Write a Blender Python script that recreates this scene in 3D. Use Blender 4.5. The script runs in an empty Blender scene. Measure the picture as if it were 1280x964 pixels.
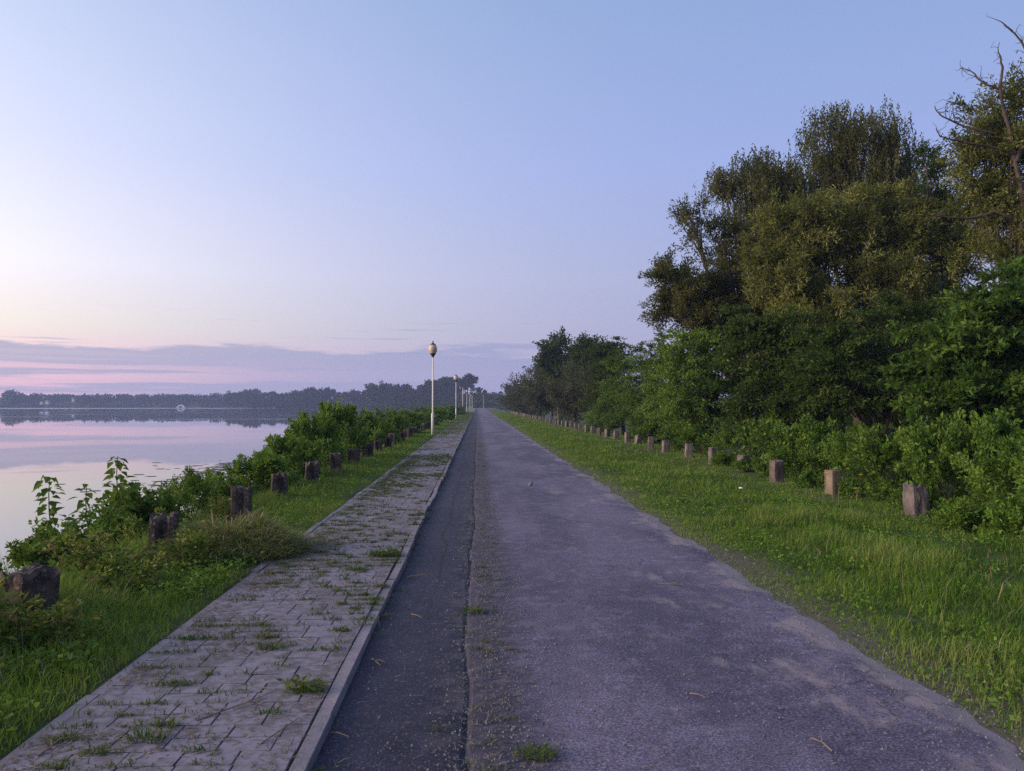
import bpy, bmesh, math, random
import numpy as np
from mathutils import Vector, noise as mnoise

sc = bpy.context.scene
C = sc.collection
R = math.radians
rng = np.random.default_rng(11)
random.seed(5)

# ------------------------------------------------------------------ camera
CAM_H = 1.6
YAW = R(2.56)
FPX = 960.0
HORIZON = 506.0
cam_d = bpy.data.cameras.new('camera')
cam_d.sensor_width = 36.0
cam_d.lens = 36.0 * FPX / 1280.0
cam_d.clip_start = 0.05
cam_d.clip_end = 8000
cam = bpy.data.objects.new('camera', cam_d)
C.objects.link(cam)
cam.location = (0, 0, CAM_H)
cam.rotation_euler = (R(90) + math.atan(24 / FPX), 0, -YAW)
sc.camera = cam

def at(px, py, Y):
    """world point seen at photo pixel (px, py), at distance Y along the road"""
    t = (px - 640) / FPX
    s, c = math.sin(YAW), math.cos(YAW)
    X = Y * (s + t * c) / (c - t * s)
    zc = X * s + Y * c
    return np.array([X, Y, CAM_H + (HORIZON - py) / FPX * zc])

# ------------------------------------------------------------------ exposure
sc.view_settings.view_transform = 'Standard'
sc.view_settings.look = 'None'
sc.view_settings.exposure = 0.0
sc.view_settings.gamma = 1.0
sc.cycles.use_denoising = False      # the fine grain keeps leaves and asphalt crisp, as in a phone picture
sc.cycles.sample_clamp_direct = 4.0
sc.cycles.sample_clamp_indirect = 2.0
sc.cycles.adaptive_threshold = 0.006
sc.cycles.max_bounces = 6
sc.cycles.diffuse_bounces = 2
sc.cycles.glossy_bounces = 2
sc.cycles.transmission_bounces = 4
sc.cycles.volume_bounces = 0
sc.cycles.caustics_reflective = False
sc.cycles.caustics_refractive = False

def lin(r, g, b):
    f = lambda v: (v / 255 / 12.92) if v / 255 <= 0.04045 else ((v / 255 + 0.055) / 1.055) ** 2.4
    return (f(r), f(g), f(b), 1.0)

# ------------------------------------------------------------------ node helper
class NT:
    def __init__(s, tree):
        s.t = tree
        s.n = tree.nodes
        s.n.clear()
    def node(s, typ, ins=None, **props):
        nd = s.n.new(typ)
        for k, v in props.items():
            setattr(nd, k, v)
        if ins:
            for k, v in ins.items():
                sock = nd.inputs[k]
                if hasattr(v, 'is_output'):
                    s.t.links.new(v, sock)
                else:
                    sock.default_value = v
        return nd
    def math(s, op, a, b=0.0, c=0.0, clamp=False):
        nd = s.node('ShaderNodeMath', {0: a, 1: b, 2: c}, operation=op)
        nd.use_clamp = clamp
        return nd.outputs[0]
    def sstep(s, v, lo, hi):
        nd = s.node('ShaderNodeMapRange', {'Value': v, 'From Min': lo, 'From Max': hi}, interpolation_type='SMOOTHSTEP')
        return nd.outputs['Result']
    def mix(s, fac, a, b, blend='MIX', clamp=True):
        nd = s.node('ShaderNodeMix', {0: fac, 6: a, 7: b}, data_type='RGBA', blend_type=blend)
        nd.clamp_factor = clamp
        return nd.outputs[2]
    def ramp(s, fac, stops, interp='LINEAR'):
        nd = s.node('ShaderNodeValToRGB', {'Fac': fac})
        cr = nd.color_ramp
        cr.interpolation = interp
        while len(cr.elements) < len(stops):
            cr.elements.new(0.5)
        for e, (p, col) in zip(cr.elements, stops):
            e.position = p
            e.color = col
        return nd.outputs['Color']
    def noise(s, vec, scale, detail=4, rough=0.55, **kw):
        nd = s.node('ShaderNodeTexNoise', {'Vector': vec, 'Scale': scale, 'Detail': detail, 'Roughness': rough})
        return nd.outputs['Fac']
    def scalev(s, vec, v):
        return s.node('ShaderNodeVectorMath', {0: vec, 1: v}, operation='MULTIPLY').outputs[0]

# ------------------------------------------------------------------ sky (dusk)
SUN_AZ = R(-98)      # left of the road direction, a little behind the camera
SUN_EL = R(15.0)
GLOW_AZ = R(-86)     # middle of the broad twilight glow
sun_h = (math.sin(GLOW_AZ), math.cos(GLOW_AZ), 0.0)
world = bpy.data.worlds.new('World')
sc.world = world
world.use_nodes = True
W = NT(world.node_tree)
tc = W.node('ShaderNodeTexCoord').outputs['Generated']
nrm = W.node('ShaderNodeVectorMath', {0: tc}, operation='NORMALIZE').outputs[0]
sep = W.node('ShaderNodeSeparateXYZ', {0: nrm})
vz = W.math('MAXIMUM', sep.outputs['Z'], 0.0)
hor = W.node('ShaderNodeCombineXYZ', {0: sep.outputs['X'], 1: sep.outputs['Y'], 2: 0.0}).outputs[0]
hor = W.node('ShaderNodeVectorMath', {0: hor}, operation='NORMALIZE').outputs[0]
sdot = W.node('ShaderNodeVectorMath', {0: hor, 1: sun_h}, operation='DOT_PRODUCT').outputs['Value']
tsun = W.math('MAXIMUM', W.math('MULTIPLY_ADD', sdot, 0.68, 0.46), 0.0)
ssun = W.math('MINIMUM', W.math('POWER', tsun, 3.0), 1.35)
H2 = lambda r, g, b: (r / 2, g / 2, b / 2, 1.0)      # ramps hold half values, doubled below
cool = W.ramp(vz, [(0.0, H2(.42, .43, .72)), (0.09, H2(.40, .42, .66)), (0.16, H2(.40, .45, .71)),
                   (0.29, H2(.355, .45, .82)), (0.466, H2(.287, .415, .73)), (1.0, H2(.21, .32, .58))])
warm = W.ramp(vz, [(0.0, H2(1.72, .88, .90)), (0.045, H2(1.68, .94, .86)), (0.09, H2(1.54, 1.34, 1.02)), (0.16, H2(1.52, 1.43, 1.42)),
                   (0.29, H2(1.09, 1.12, 1.28)), (0.466, H2(.75, .84, 1.10)), (1.0, H2(.36, .46, .72))])
sky = W.mix(ssun, cool, warm, clamp=False)
sky = W.node('ShaderNodeVectorMath', {0: sky, 1: (2, 2, 2)}, operation='MULTIPLY').outputs[0]
# low bank of cloud, ragged top, pink gaps between its streaks
cv = W.node('ShaderNodeCombineXYZ', {0: W.math('ADD', W.node('ShaderNodeSeparateXYZ', {0: hor}).outputs[0], 0.83),
                                     1: W.node('ShaderNodeSeparateXYZ', {0: hor}).outputs[1],
                                     2: W.math('MULTIPLY', vz, 14.0)}).outputs[0]
n_edge = W.noise(W.scalev(cv, (1, 1, 0.6)), 4.2, 7, 0.6)
n_str = W.noise(W.scalev(cv, (1, 1, 2.6)), 2.3, 6, 0.6)
n_fine = W.noise(W.scalev(cv, (1, 1, 2.2)), 6.0, 6, 0.6)
top = W.math('MULTIPLY_ADD', n_edge, 0.080, 0.030)
bank = W.sstep(W.math('SUBTRACT', top, vz), -0.002, 0.006)
sep_gap = W.sstep(n_str, 0.47, 0.56)
gap_low = W.math('SUBTRACT', 1.0, W.sstep(vz, 0.034, 0.058))
gap = W.math('MULTIPLY', sep_gap, W.math('MULTIPLY', W.math('MULTIPLY_ADD', gap_low, 0.85, 0.12), W.math('MULTIPLY_ADD', W.sstep(sdot, 0.22, 0.55), 0.75, 0.25)))
bank = W.math('MULTIPLY', bank, W.math('SUBTRACT', 1.0, gap))
bank = W.math('MULTIPLY', bank, W.sstep(vz, -0.004, 0.012))
bank_op = W.math('MULTIPLY', bank, W.math('MULTIPLY_ADD', W.math('MINIMUM', ssun, 1.0), 0.30, 0.66))
cloud_c = W.mix(ssun, (.29, .34, .60, 1), (.60, .57, .67, 1))
sky = W.mix(bank_op, sky, cloud_c)
# thin separate streaks above the bank
thin = W.math('MULTIPLY', W.sstep(n_fine, 0.58, 0.68), W.math('MULTIPLY', W.sstep(vz, 0.04, 0.07), W.math('SUBTRACT', 1.0, W.sstep(vz, 0.085, 0.12))))
sky = W.mix(W.math('MULTIPLY', thin, 0.55), sky, cloud_c)
nish = W.node('ShaderNodeTexSky', sky_type='NISHITA')
nish.sun_disc = False
nish.sun_elevation = SUN_EL
nish.sun_rotation = SUN_AZ
nish.air_density = 1.0
nish.dust_density = 1.0
nish_s = W.node('ShaderNodeBackground', {'Color': nish.outputs[0], 'Strength': 0.05})
grad_s = W.node('ShaderNodeBackground', {'Color': sky, 'Strength': 1.0})
add = W.node('ShaderNodeMixShader', {0: 0.04, 1: grad_s.outputs[0], 2: nish_s.outputs[0]})
W.node('ShaderNodeOutputWorld', {'Surface': add.outputs[0]})

sun_d = bpy.data.lights.new('sun', 'SUN')
sun_d.energy = 4.7
sun_d.angle = R(40)
sun_d.color = (1.0, 0.75, 0.58)
sun = bpy.data.objects.new('sun', sun_d)
C.objects.link(sun)
_sd = Vector((math.sin(SUN_AZ) * math.cos(SUN_EL), math.cos(SUN_AZ) * math.cos(SUN_EL), math.sin(SUN_EL)))
sun.rotation_euler = (-_sd).to_track_quat('-Z', 'Y').to_euler()

# ------------------------------------------------------------------ materials
def new_mat(name):
    m = bpy.data.materials.new(name)
    m.use_nodes = True
    return m, NT(m.node_tree)

def leaf_mat(name, cols, transl=0.35, rough=0.55):
    m, T = new_mat(name)
    a = T.node('ShaderNodeAttribute', attribute_name='tint').outputs['Fac']
    n = len(cols)
    col = T.ramp(a, [(i / (n - 1), (*c, 1)) for i, c in enumerate(cols)])
    p = T.node('ShaderNodeBsdfPrincipled', {'Base Color': col, 'Roughness': max(rough, 0.6), 'Specular IOR Level': 0.12})
    tl = T.node('ShaderNodeBsdfTranslucent', {'Color': T.mix(0.5, col, (0.13, 0.16, 0.02, 1))})
    mx = T.node('ShaderNodeMixShader', {0: transl, 1: p.outputs[0], 2: tl.outputs[0]})
    T.node('ShaderNodeOutputMaterial', {'Surface': mx.outputs[0]})
    return m

def rough_mat(name, c1, c2, scale=6, rough=0.85, bump=0.3, c3=None, spec=0.3, obj_var=0.0):
    m, T = new_mat(name)
    oc = T.node('ShaderNodeTexCoord').outputs['Object']
    n1 = T.noise(oc, scale, 6, 0.6)
    n2 = T.noise(oc, scale * 7, 5, 0.65)
    col = T.mix(T.sstep(n1, 0.35, 0.65), (*c1, 1), (*c2, 1))
    if c3:
        col = T.mix(T.sstep(n2, 0.55, 0.68), col, (*c3, 1))
    col = T.mix(0.35, col, T.ramp(n2, [(0.25, (0.35, 0.35, 0.35, 1)), (0.75, (1.4, 1.4, 1.4, 1))]), 'MULTIPLY')
    if obj_var:
        r = T.node('ShaderNodeObjectInfo').outputs['Random']
        col = T.mix(1.0, col, T.ramp(r, [(0, (1 - obj_var, 1 - obj_var, 1 - obj_var, 1)), (1, (1 + obj_var, 1 + obj_var * .8, 1 + obj_var * .8, 1))]), 'MULTIPLY')
    b = T.node('ShaderNodeBump', {'Height': T.math('ADD', n1, n2), 'Strength': bump, 'Distance': 0.02})
    p = T.node('ShaderNodeBsdfPrincipled', {'Base Color': col, 'Roughness': rough, 'Specular IOR Level': spec, 'Normal': b.outputs[0]})
    T.node('ShaderNodeOutputMaterial', {'Surface': p.outputs[0]})
    return m

M = {}
M['willow'] = leaf_mat('willow leaves', [(0.055, 0.064, 0.016), (0.104, 0.122, 0.028), (0.172, 0.190, 0.048), (0.26, 0.268, 0.085)], 0.4)
M['birch'] = leaf_mat('birch leaves', [(0.046, 0.054, 0.018), (0.096, 0.104, 0.030), (0.180, 0.172, 0.060)], 0.4)
M['grey_willow'] = leaf_mat('grey willow leaves', [(0.042, 0.050, 0.026), (0.070, 0.078, 0.038), (0.105, 0.105, 0.052)], 0.25)
M['maple'] = leaf_mat('maple leaves', [(0.040, 0.092, 0.014), (0.100, 0.190, 0.026), (0.215, 0.320, 0.058)], 0.45)
M['dark_leaf'] = leaf_mat('dark leaves', [(0.022, 0.044, 0.009), (0.044, 0.080, 0.013), (0.105, 0.155, 0.030)], 0.35)  # deep green, colours lowered further to paint in shade under the tall crowns
M['bramble'] = leaf_mat('undergrowth leaves', [(0.045, 0.105, 0.014), (0.115, 0.225, 0.028), (0.250, 0.380, 0.070)], 0.45)
M['grass'] = leaf_mat('grass blades', [(0.055, 0.125, 0.018), (0.105, 0.210, 0.024), (0.180, 0.290, 0.034), (0.30, 0.27, 0.13)], 0.4)
M['path_weed'] = leaf_mat('path weeds', [(0.055, 0.105, 0.016), (0.095, 0.150, 0.028), (0.160, 0.130, 0.070)], 0.3)
M['straw'] = leaf_mat('dry straw', [(0.10, 0.075, 0.050), (0.20, 0.155, 0.105), (0.32, 0.26, 0.19)], 0.1, 0.8)
M['hay'] = leaf_mat('cut weeds', [(0.11, 0.18, 0.028), (0.22, 0.26, 0.060), (0.38, 0.31, 0.17), (0.15, 0.105, 0.07)], 0.3, 0.8)
M['far_leaf'] = leaf_mat('far leaves', [(0.016, 0.027, 0.012), (0.025, 0.039, 0.017), (0.038, 0.050, 0.022)], 0.15, 0.9)
M['bark'] = rough_mat('bark', (0.045, 0.035, 0.028), (0.085, 0.068, 0.052), 5)
M['dead_bark'] = rough_mat('dead bark', (0.055, 0.040, 0.032), (0.10, 0.072, 0.055), 5)
M['stem'] = rough_mat('green stem', (0.06, 0.075, 0.03), (0.10, 0.09, 0.05), 8)
M['post_right'] = rough_mat('pinkish weathered concrete', (0.115, 0.096, 0.092), (0.215, 0.180, 0.172), 6, 0.9, 1.0, (0.055, 0.050, 0.046), obj_var=0.15)
M['post_mossy'] = rough_mat('mossy concrete', (0.16, 0.12, 0.085), (0.25, 0.19, 0.15), 6, 0.9, 0.6, (0.085, 0.08, 0.03))
M['post_dark'] = rough_mat('stained concrete', (0.085, 0.065, 0.065), (0.20, 0.145, 0.125), 4, 0.9, 0.8, (0.06, 0.05, 0.05))
M['post_left'] = rough_mat('dark rotting post', (0.035, 0.027, 0.025), (0.125, 0.092, 0.076), 4, 0.9, 1.0, (0.17, 0.145, 0.135), obj_var=0.2)
M['lamp_pole'] = rough_mat('white painted pole', (0.66, 0.64, 0.61), (0.74, 0.72, 0.69), 8, 0.5, 0.05)
M['lamp_dark'] = rough_mat('dark lamp metal', (0.03, 0.03, 0.035), (0.05, 0.05, 0.055), 8, 0.5, 0.05)
M['lamp_globe'] = rough_mat('ivory globe', (0.56, 0.42, 0.30), (0.64, 0.50, 0.37), 3, 0.35, 0.02)
M['stone'] = rough_mat('grey stone', (0.10, 0.10, 0.11), (0.2, 0.2, 0.21), 12, 0.9, 0.6)
M['white_wall'] = rough_mat('white render', (0.70, 0.70, 0.70), (0.8, 0.8, 0.8), 1, 0.8, 0.05)
M['roof'] = rough_mat('dull roof', (0.16, 0.15, 0.16), (0.22, 0.21, 0.22), 1, 0.8, 0.05)
M['litter'] = rough_mat('white scrap', (0.6, 0.6, 0.62), (0.75, 0.75, 0.75), 9, 0.7, 0.1)
M['kerb'] = rough_mat('kerb concrete', (0.17, 0.152, 0.176), (0.225, 0.202, 0.228), 3.0, 0.9, 0.3, (0.13, 0.12, 0.115), obj_var=0.12)

def brick_mat():
    m, T = new_mat('grey paving brick')
    g = T.node('ShaderNodeNewGeometry').outputs['Position']
    n1 = T.noise(g, 1.3, 5, 0.6)
    n2 = T.noise(g, 14, 6, 0.7)
    n3 = T.noise(g, 120, 3, 0.6)
    col = T.mix(T.sstep(n1, 0.35, 0.65), (0.200, 0.180, 0.218, 1), (0.258, 0.232, 0.272, 1))
    r = T.node('ShaderNodeObjectInfo').outputs['Random']
    tv = T.node('ShaderNodeAttribute', attribute_name='tint').outputs['Fac']
    rr = T.math('FRACT', T.math('ADD', r, tv))
    col = T.mix(1.0, col, T.ramp(rr, [(0, (0.955, 0.95, 0.95, 1)), (0.6, (1.0, 1.0, 1.0, 1)), (1, (1.04, 1.02, 1.01, 1))]), 'MULTIPLY')
    col = T.mix(T.math('MULTIPLY', T.sstep(T.math('MULTIPLY_ADD', n1, 0.6, T.math('MULTIPLY', n2, 0.6)), 0.50, 0.68), 0.80), col, (0.098, 0.085, 0.086, 1))   # soil stains
    col = T.mix(0.30, col, T.ramp(n3, [(0.3, (0.5, 0.5, 0.5, 1)), (0.7, (1.45, 1.45, 1.45, 1))]), 'MULTIPLY')
    b = T.node('ShaderNodeBump', {'Height': T.math('MULTIPLY_ADD', n2, 2.0, n3), 'Strength': 0.5, 'Distance': 0.0012})
    p = T.node('ShaderNodeBsdfPrincipled', {'Base Color': col, 'Roughness': 0.85, 'Specular IOR Level': 0.3, 'Normal': b.outputs[0]})
    T.node('ShaderNodeOutputMaterial', {'Surface': p.outputs[0]})
    return m
M['brick'] = brick_mat()

def path_bed_mat():
    m, T = new_mat('path bed')
    g = T.node('ShaderNodeNewGeometry').outputs['Position']
    n1 = T.noise(g, 2.5, 6, 0.65)
    n2 = T.noise(g, 40, 5, 0.65)
    soil = T.mix(T.sstep(n1, 0.40, 0.62), (0.060, 0.048, 0.038, 1), (0.045, 0.058, 0.022, 1))
    y = T.node('ShaderNodeSeparateXYZ', {0: g}).outputs['Y']
    pav = T.mix(T.sstep(T.noise(g, 0.9, 6, 0.7), 0.42, 0.60), (0.20, 0.185, 0.195, 1), (0.085, 0.105, 0.040, 1))
    col = T.mix(T.sstep(y, 62, 72), soil, pav)
    b = T.node('ShaderNodeBump', {'Height': n2, 'Strength': 0.8, 'Distance': 0.01})
    p = T.node('ShaderNodeBsdfPrincipled', {'Base Color': col, 'Roughness': 0.95, 'Specular IOR Level': 0.2, 'Normal': b.outputs[0]})
    T.node('ShaderNodeOutputMaterial', {'Surface': p.outputs[0]})
    return m
M['path_bed'] = path_bed_mat()

def asphalt(name, base, light, strip=False):
    m, T = new_mat(name)
    g = T.node('ShaderNodeNewGeometry').outputs['Position']
    sp = T.node('ShaderNodeSeparateXYZ', {0: g})
    x, y = sp.outputs['X'], sp.outputs['Y']
    big = T.noise(T.scalev(g, (1, 0.35, 1)), 0.8, 5, 0.6)
    mid = T.noise(g, 5.0, 6, 0.65)
    grain = T.noise(g, 85, 4, 0.75)
    vor = T.node('ShaderNodeTexVoronoi', {'Vector': g, 'Scale': 70.0})
    col = T.mix(T.sstep(big, 0.40, 0.60), (*base, 1), (*light, 1))
    col = T.mix(T.math('MULTIPLY', T.sstep(mid, 0.45, 0.7), 0.45), col, (*[v * 1.5 for v in light], 1))
    # pale and dark stones in the tar
    vc = T.node('ShaderNodeSeparateColor', {0: vor.outputs['Color']}).outputs[0]
    st = T.math('MULTIPLY', T.math('GREATER_THAN', vc, 0.80), T.math('LESS_THAN', vor.outputs['Distance'], 0.45))
    col = T.mix(T.math('MULTIPLY', st, 0.28 if strip else 0.45), col, (0.20, 0.19, 0.21, 1))
    col = T.mix(0.9, col, T.ramp(grain, [(0.33, (0.22, 0.22, 0.22, 1)), (0.5, (0.95, 0.95, 0.95, 1)), (0.66, (2.3, 2.3, 2.3, 1))]), 'MULTIPLY')
    if strip:
        wob = T.noise(T.scalev(g, (0, 0.22, 0)), 1.0, 4, 0.6)
        cx = T.math('SUBTRACT', x, T.math('MULTIPLY_ADD', wob, 0.55, -0.66))
        crack = T.math('MULTIPLY', T.math('SUBTRACT', 1.0, T.sstep(T.math('ABSOLUTE', cx), 0.006, 0.022)), T.sstep(y, 6.0, 8.0))
        col = T.mix(T.math('MULTIPLY', crack, 0.8), col, (0.012, 0.012, 0.014, 1))
        dust = T.math('MULTIPLY', T.sstep(x, -0.32, -0.10), T.sstep(mid, 0.44, 0.62))
        col = T.mix(T.math('MULTIPLY', dust, 0.45), col, (0.125, 0.105, 0.105, 1))
    else:
        wav = T.math('MULTIPLY_ADD', T.noise(T.scalev(g, (0, 1, 0)), 0.7, 3, 0.6), 0.9, -0.45)
        xr = T.math('ADD', x, wav)
        edge = T.sstep(xr, 2.12, 2.66)
        dn = T.noise(T.scalev(g, (1, 0.6, 1)), 1.7, 6, 0.68)
        dust = T.math('MULTIPLY', T.sstep(T.math('MULTIPLY_ADD', edge, 0.30, dn), 0.55, 0.68), T.math('MULTIPLY_ADD', T.sstep(x, 0.4, 2.2), 0.8, 0.20))
        col = T.mix(T.math('MULTIPLY', dust, 0.80), col, (0.270, 0.222, 0.228, 1))
        sc_ = T.noise(T.scalev(g, (0.8, 3.2, 1)), 2.2, 6, 0.72)
        scf = T.math('MULTIPLY', T.sstep(sc_, 0.56, 0.68), T.math('MULTIPLY', T.sstep(big, 0.42, 0.58), T.math('MULTIPLY_ADD', T.sstep(x, 0.2, 1.6), 0.55, 0.25)))
        col = T.mix(scf, col, (0.300, 0.262, 0.290, 1))
        rag = T.math('MULTIPLY', T.math('SUBTRACT', 1.0, T.sstep(T.math('MULTIPLY_ADD', T.noise(g, 4.5, 6, 0.7), 0.9, T.math('SUBTRACT', x, 0.45)), 0.10, 0.45)), 0.75)
        col = T.mix(rag, col, (0.038, 0.034, 0.048, 1))
        nl = T.math('SUBTRACT', 1.0, T.sstep(x, 0.02, 0.50))
        dl = T.math('MULTIPLY', nl, T.sstep(T.noise(g, 9.0, 6, 0.7), 0.50, 0.66))
        col = T.mix(T.math('MULTIPLY', dl, 0.38), col, (0.20, 0.175, 0.17, 1))
        # cracked patches
        v2 = T.node('ShaderNodeTexVoronoi', {'Vector': T.node('ShaderNodeVectorMath', {0: g, 1: T.scalev(T.node('ShaderNodeTexNoise', {'Vector': g, 'Scale': 5.0}).outputs['Color'], (0.16, 0.16, 0.16))}, operation='ADD').outputs[0], 'Scale': 1.6}, feature='DISTANCE_TO_EDGE')
        ck = T.math('MULTIPLY', T.math('SUBTRACT', 1.0, T.sstep(v2.outputs['Distance'], 0.004, 0.012)), T.sstep(T.noise(g, 0.55, 3, 0.5), 0.50, 0.58))
        col = T.mix(T.math('MULTIPLY', ck, 0.5), col, (0.025, 0.024, 0.026, 1))
    hh = T.math('ADD', T.math('MULTIPLY', grain, 1.2), T.math('MULTIPLY', mid, 1.0))
    hh = T.math('SUBTRACT', hh, T.math('MULTIPLY', vor.outputs['Distance'], 0.4))
    b = T.node('ShaderNodeBump', {'Height': hh, 'Strength': 0.7, 'Distance': 0.005})
    p = T.node('ShaderNodeBsdfPrincipled', {'Base Color': col, 'Roughness': 0.8, 'Specular IOR Level': 0.3, 'Normal': b.outputs[0]})
    T.node('ShaderNodeOutputMaterial', {'Surface': p.outputs[0]})
    return m
M['road'] = asphalt('old asphalt', (0.072, 0.062, 0.094), (0.125, 0.106, 0.154))
M['strip'] = asphalt('newer asphalt', (0.021, 0.020, 0.036), (0.034, 0.031, 0.052), True)
M['bed'] = rough_mat('tar bed', (0.014, 0.013, 0.014), (0.028, 0.025, 0.024), 20, 0.95, 0.4)

def ground_mat():
    m, T = new_mat('grassy soil')
    g = T.node('ShaderNodeNewGeometry').outputs['Position']
    n1 = T.noise(g, 0.35, 6, 0.6)
    n2 = T.noise(g, 6, 6, 0.65)
    n3 = T.noise(g, 45, 4, 0.65)
    green = T.mix(T.sstep(n1, 0.35, 0.65), (0.050, 0.085, 0.018, 1), (0.080, 0.120, 0.026, 1))
    col = T.mix(T.math('MULTIPLY', T.sstep(n2, 0.45, 0.65), 0.75), green, (0.075, 0.058, 0.040, 1))
    xx = T.node('ShaderNodeSeparateXYZ', {0: g}).outputs['X']
    edge = T.math('MULTIPLY', T.math('SUBTRACT', 1.0, T.sstep(xx, 2.75, 3.25)), T.sstep(xx, 2.0, 2.2))
    col = T.mix(T.math('MULTIPLY', edge, 0.70), col, (0.150, 0.125, 0.105, 1))
    col = T.mix(0.5, col, T.ramp(n3, [(0.3, (0.45, 0.45, 0.45, 1)), (0.7, (1.4, 1.4, 1.4, 1))]), 'MULTIPLY')
    b = T.node('ShaderNodeBump', {'Height': T.math('ADD', n2, n3), 'Strength': 0.8, 'Distance': 0.03})
    p = T.node('ShaderNodeBsdfPrincipled', {'Base Color': col, 'Roughness': 0.95, 'Specular IOR Level': 0.2, 'Normal': b.outputs[0]})
    T.node('ShaderNodeOutputMaterial', {'Surface': p.outputs[0]})
    return m
M['ground'] = ground_mat()

def water_mat(name, rough, bump):
    m, T = new_mat(name)
    g = T.node('ShaderNodeNewGeometry').outputs['Position']
    n = T.noise(T.scalev(g, (1, 0.35, 1)), 0.7, 3, 0.5)
    b = T.node('ShaderNodeBump', {'Height': n, 'Strength': bump, 'Distance': 0.05})
    p = T.node('ShaderNodeBsdfPrincipled', {'Base Color': (0.10, 0.095, 0.105, 1), 'Roughness': T.math('MULTIPLY_ADD', T.sstep(T.noise(T.scalev(g, (0.3, 1, 1)), 0.035, 4, 0.6), 0.5, 0.68), 0.05, rough), 'IOR': 1.6, 'Specular IOR Level': 0.75, 'Normal': b.outputs[0]})
    T.node('ShaderNodeOutputMaterial', {'Surface': p.outputs[0]})
    return m
M['water'] = water_mat('lake water', 0.015, 0.012)
M['ripple'] = water_mat('ruffled water', 0.28, 0.5)

# ------------------------------------------------------------------ object helpers
def tag(o, label=None, cat=None, group=None, kind=None):
    if label: o['label'] = label
    if cat: o['category'] = cat
    if group: o['group'] = group
    if kind: o['kind'] = kind
    return o

def link(name, me, mat=None, parent=None, loc=None):
    o = bpy.data.objects.new(name, me)
    if mat is not None and not me.materials:
        me.materials.append(mat)
    C.objects.link(o)
    if parent is not None: o.parent = parent
    if loc is not None: o.location = loc
    return o

def empty(name, loc, rz=0.0):
    o = bpy.data.objects.new(name, None)
    o.empty_display_size = 0.3
    C.objects.link(o)
    o.location = loc
    o.rotation_euler = (0, 0, rz)
    return o

def np_mesh(name, V, F, tint=None, smooth=False):
    V = np.ascontiguousarray(V, dtype=np.float32)
    F = np.ascontiguousarray(F, dtype=np.int32)
    k = F.shape[1]
    me = bpy.data.meshes.new(name)
    me.vertices.add(len(V))
    me.vertices.foreach_set('co', V.ravel())
    me.loops.add(F.size)
    me.loops.foreach_set('vertex_index', F.ravel())
    me.polygons.add(len(F))
    me.polygons.foreach_set('loop_start', np.arange(0, F.size, k, dtype=np.int32))
    me.polygons.foreach_set('use_smooth', np.full(len(F), bool(smooth)))
    if tint is not None:
        a = me.attributes.new('tint', 'FLOAT', 'POINT')
        a.data.foreach_set('value', np.ascontiguousarray(tint, dtype=np.float32))
    me.update(calc_edges=True)
    return me

def unit(v):
    return v / np.maximum(np.linalg.norm(v, axis=-1, keepdims=True), 1e-9)

def rsphere(n, g):
    return unit(g.normal(size=(n, 3)))

def leaf_arrays(P, D, L, Wd, g, tint, fold=0.25):
    """folded diamond leaves: two triangles each"""
    n = len(P)
    L = np.broadcast_to(L, (n,)) * g.uniform(0.7, 1.3, n)
    Wd = np.broadcast_to(Wd, (n,)) * g.uniform(0.75, 1.25, n)
    S = unit(np.cross(D, rsphere(n, g) + np.array([0, 0, 0.8])))
    N = np.cross(S, D)
    mid = P + D * (L * 0.42)[:, None]
    f = (Wd * fold)[:, None] * N
    V = np.stack([P, mid + S * (Wd / 2)[:, None] + f, P + D * L[:, None], mid - S * (Wd / 2)[:, None] + f], 1).reshape(-1, 3)
    b = np.arange(n)[:, None] * 4
    F = np.stack([b + [0, 1, 2], b + [0, 2, 3]], 1).reshape(-1, 3)
    return V, F, np.repeat(np.clip(tint, 0, 1), 4)

def blade_arrays(P, H, Wd, g, lean=0.5, tint=None, dirn=None):
    n = len(P)
    H = np.broadcast_to(H, (n,)) * g.uniform(0.6, 1.35, n)
    Wd = np.broadcast_to(Wd, (n,)) * g.uniform(0.7, 1.3, n)
    az = g.uniform(0, 2 * np.pi, n) if dirn is None else dirn
    d = np.stack([np.cos(az), np.sin(az), np.zeros(n)], 1)
    sa = az + np.pi / 2 + g.normal(0, 0.5, n)
    s = np.stack([np.cos(sa), np.sin(sa), np.zeros(n)], 1) * (Wd / 2)[:, None]
    ln = (np.abs(g.normal(lean, lean * 0.5, n)) * H)[:, None]
    up = np.array([0, 0, 1.0])
    mid = P + up * (H * 0.55)[:, None] + d * ln * 0.35
    tip = P + up * (H * np.clip(1.0 - 0.25 * ln[:, 0] / np.maximum(H, 1e-4), 0.25, 1))[:, None] + d * ln
    V = np.stack([P - s, P + s, mid - s * 0.8, mid + s * 0.8, tip], 1).reshape(-1, 3)
    b = np.arange(n)[:, None] * 5
    F = np.stack([b + [0, 1, 3], b + [0, 3, 2], b + [2, 3, 4]], 1).reshape(-1, 3)
    if tint is None: tint = g.uniform(0, 0.8, n)
    return V, F, np.repeat(np.clip(tint, 0, 1), 5)

def joinA(parts):
    Vs, Fs, Ts, o = [], [], [], 0
    for V, F, T in parts:
        Vs.append(V); Fs.append(F + o); Ts.append(T); o += len(V)
    return np.concatenate(Vs), np.concatenate(Fs), np.concatenate(Ts)

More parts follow.
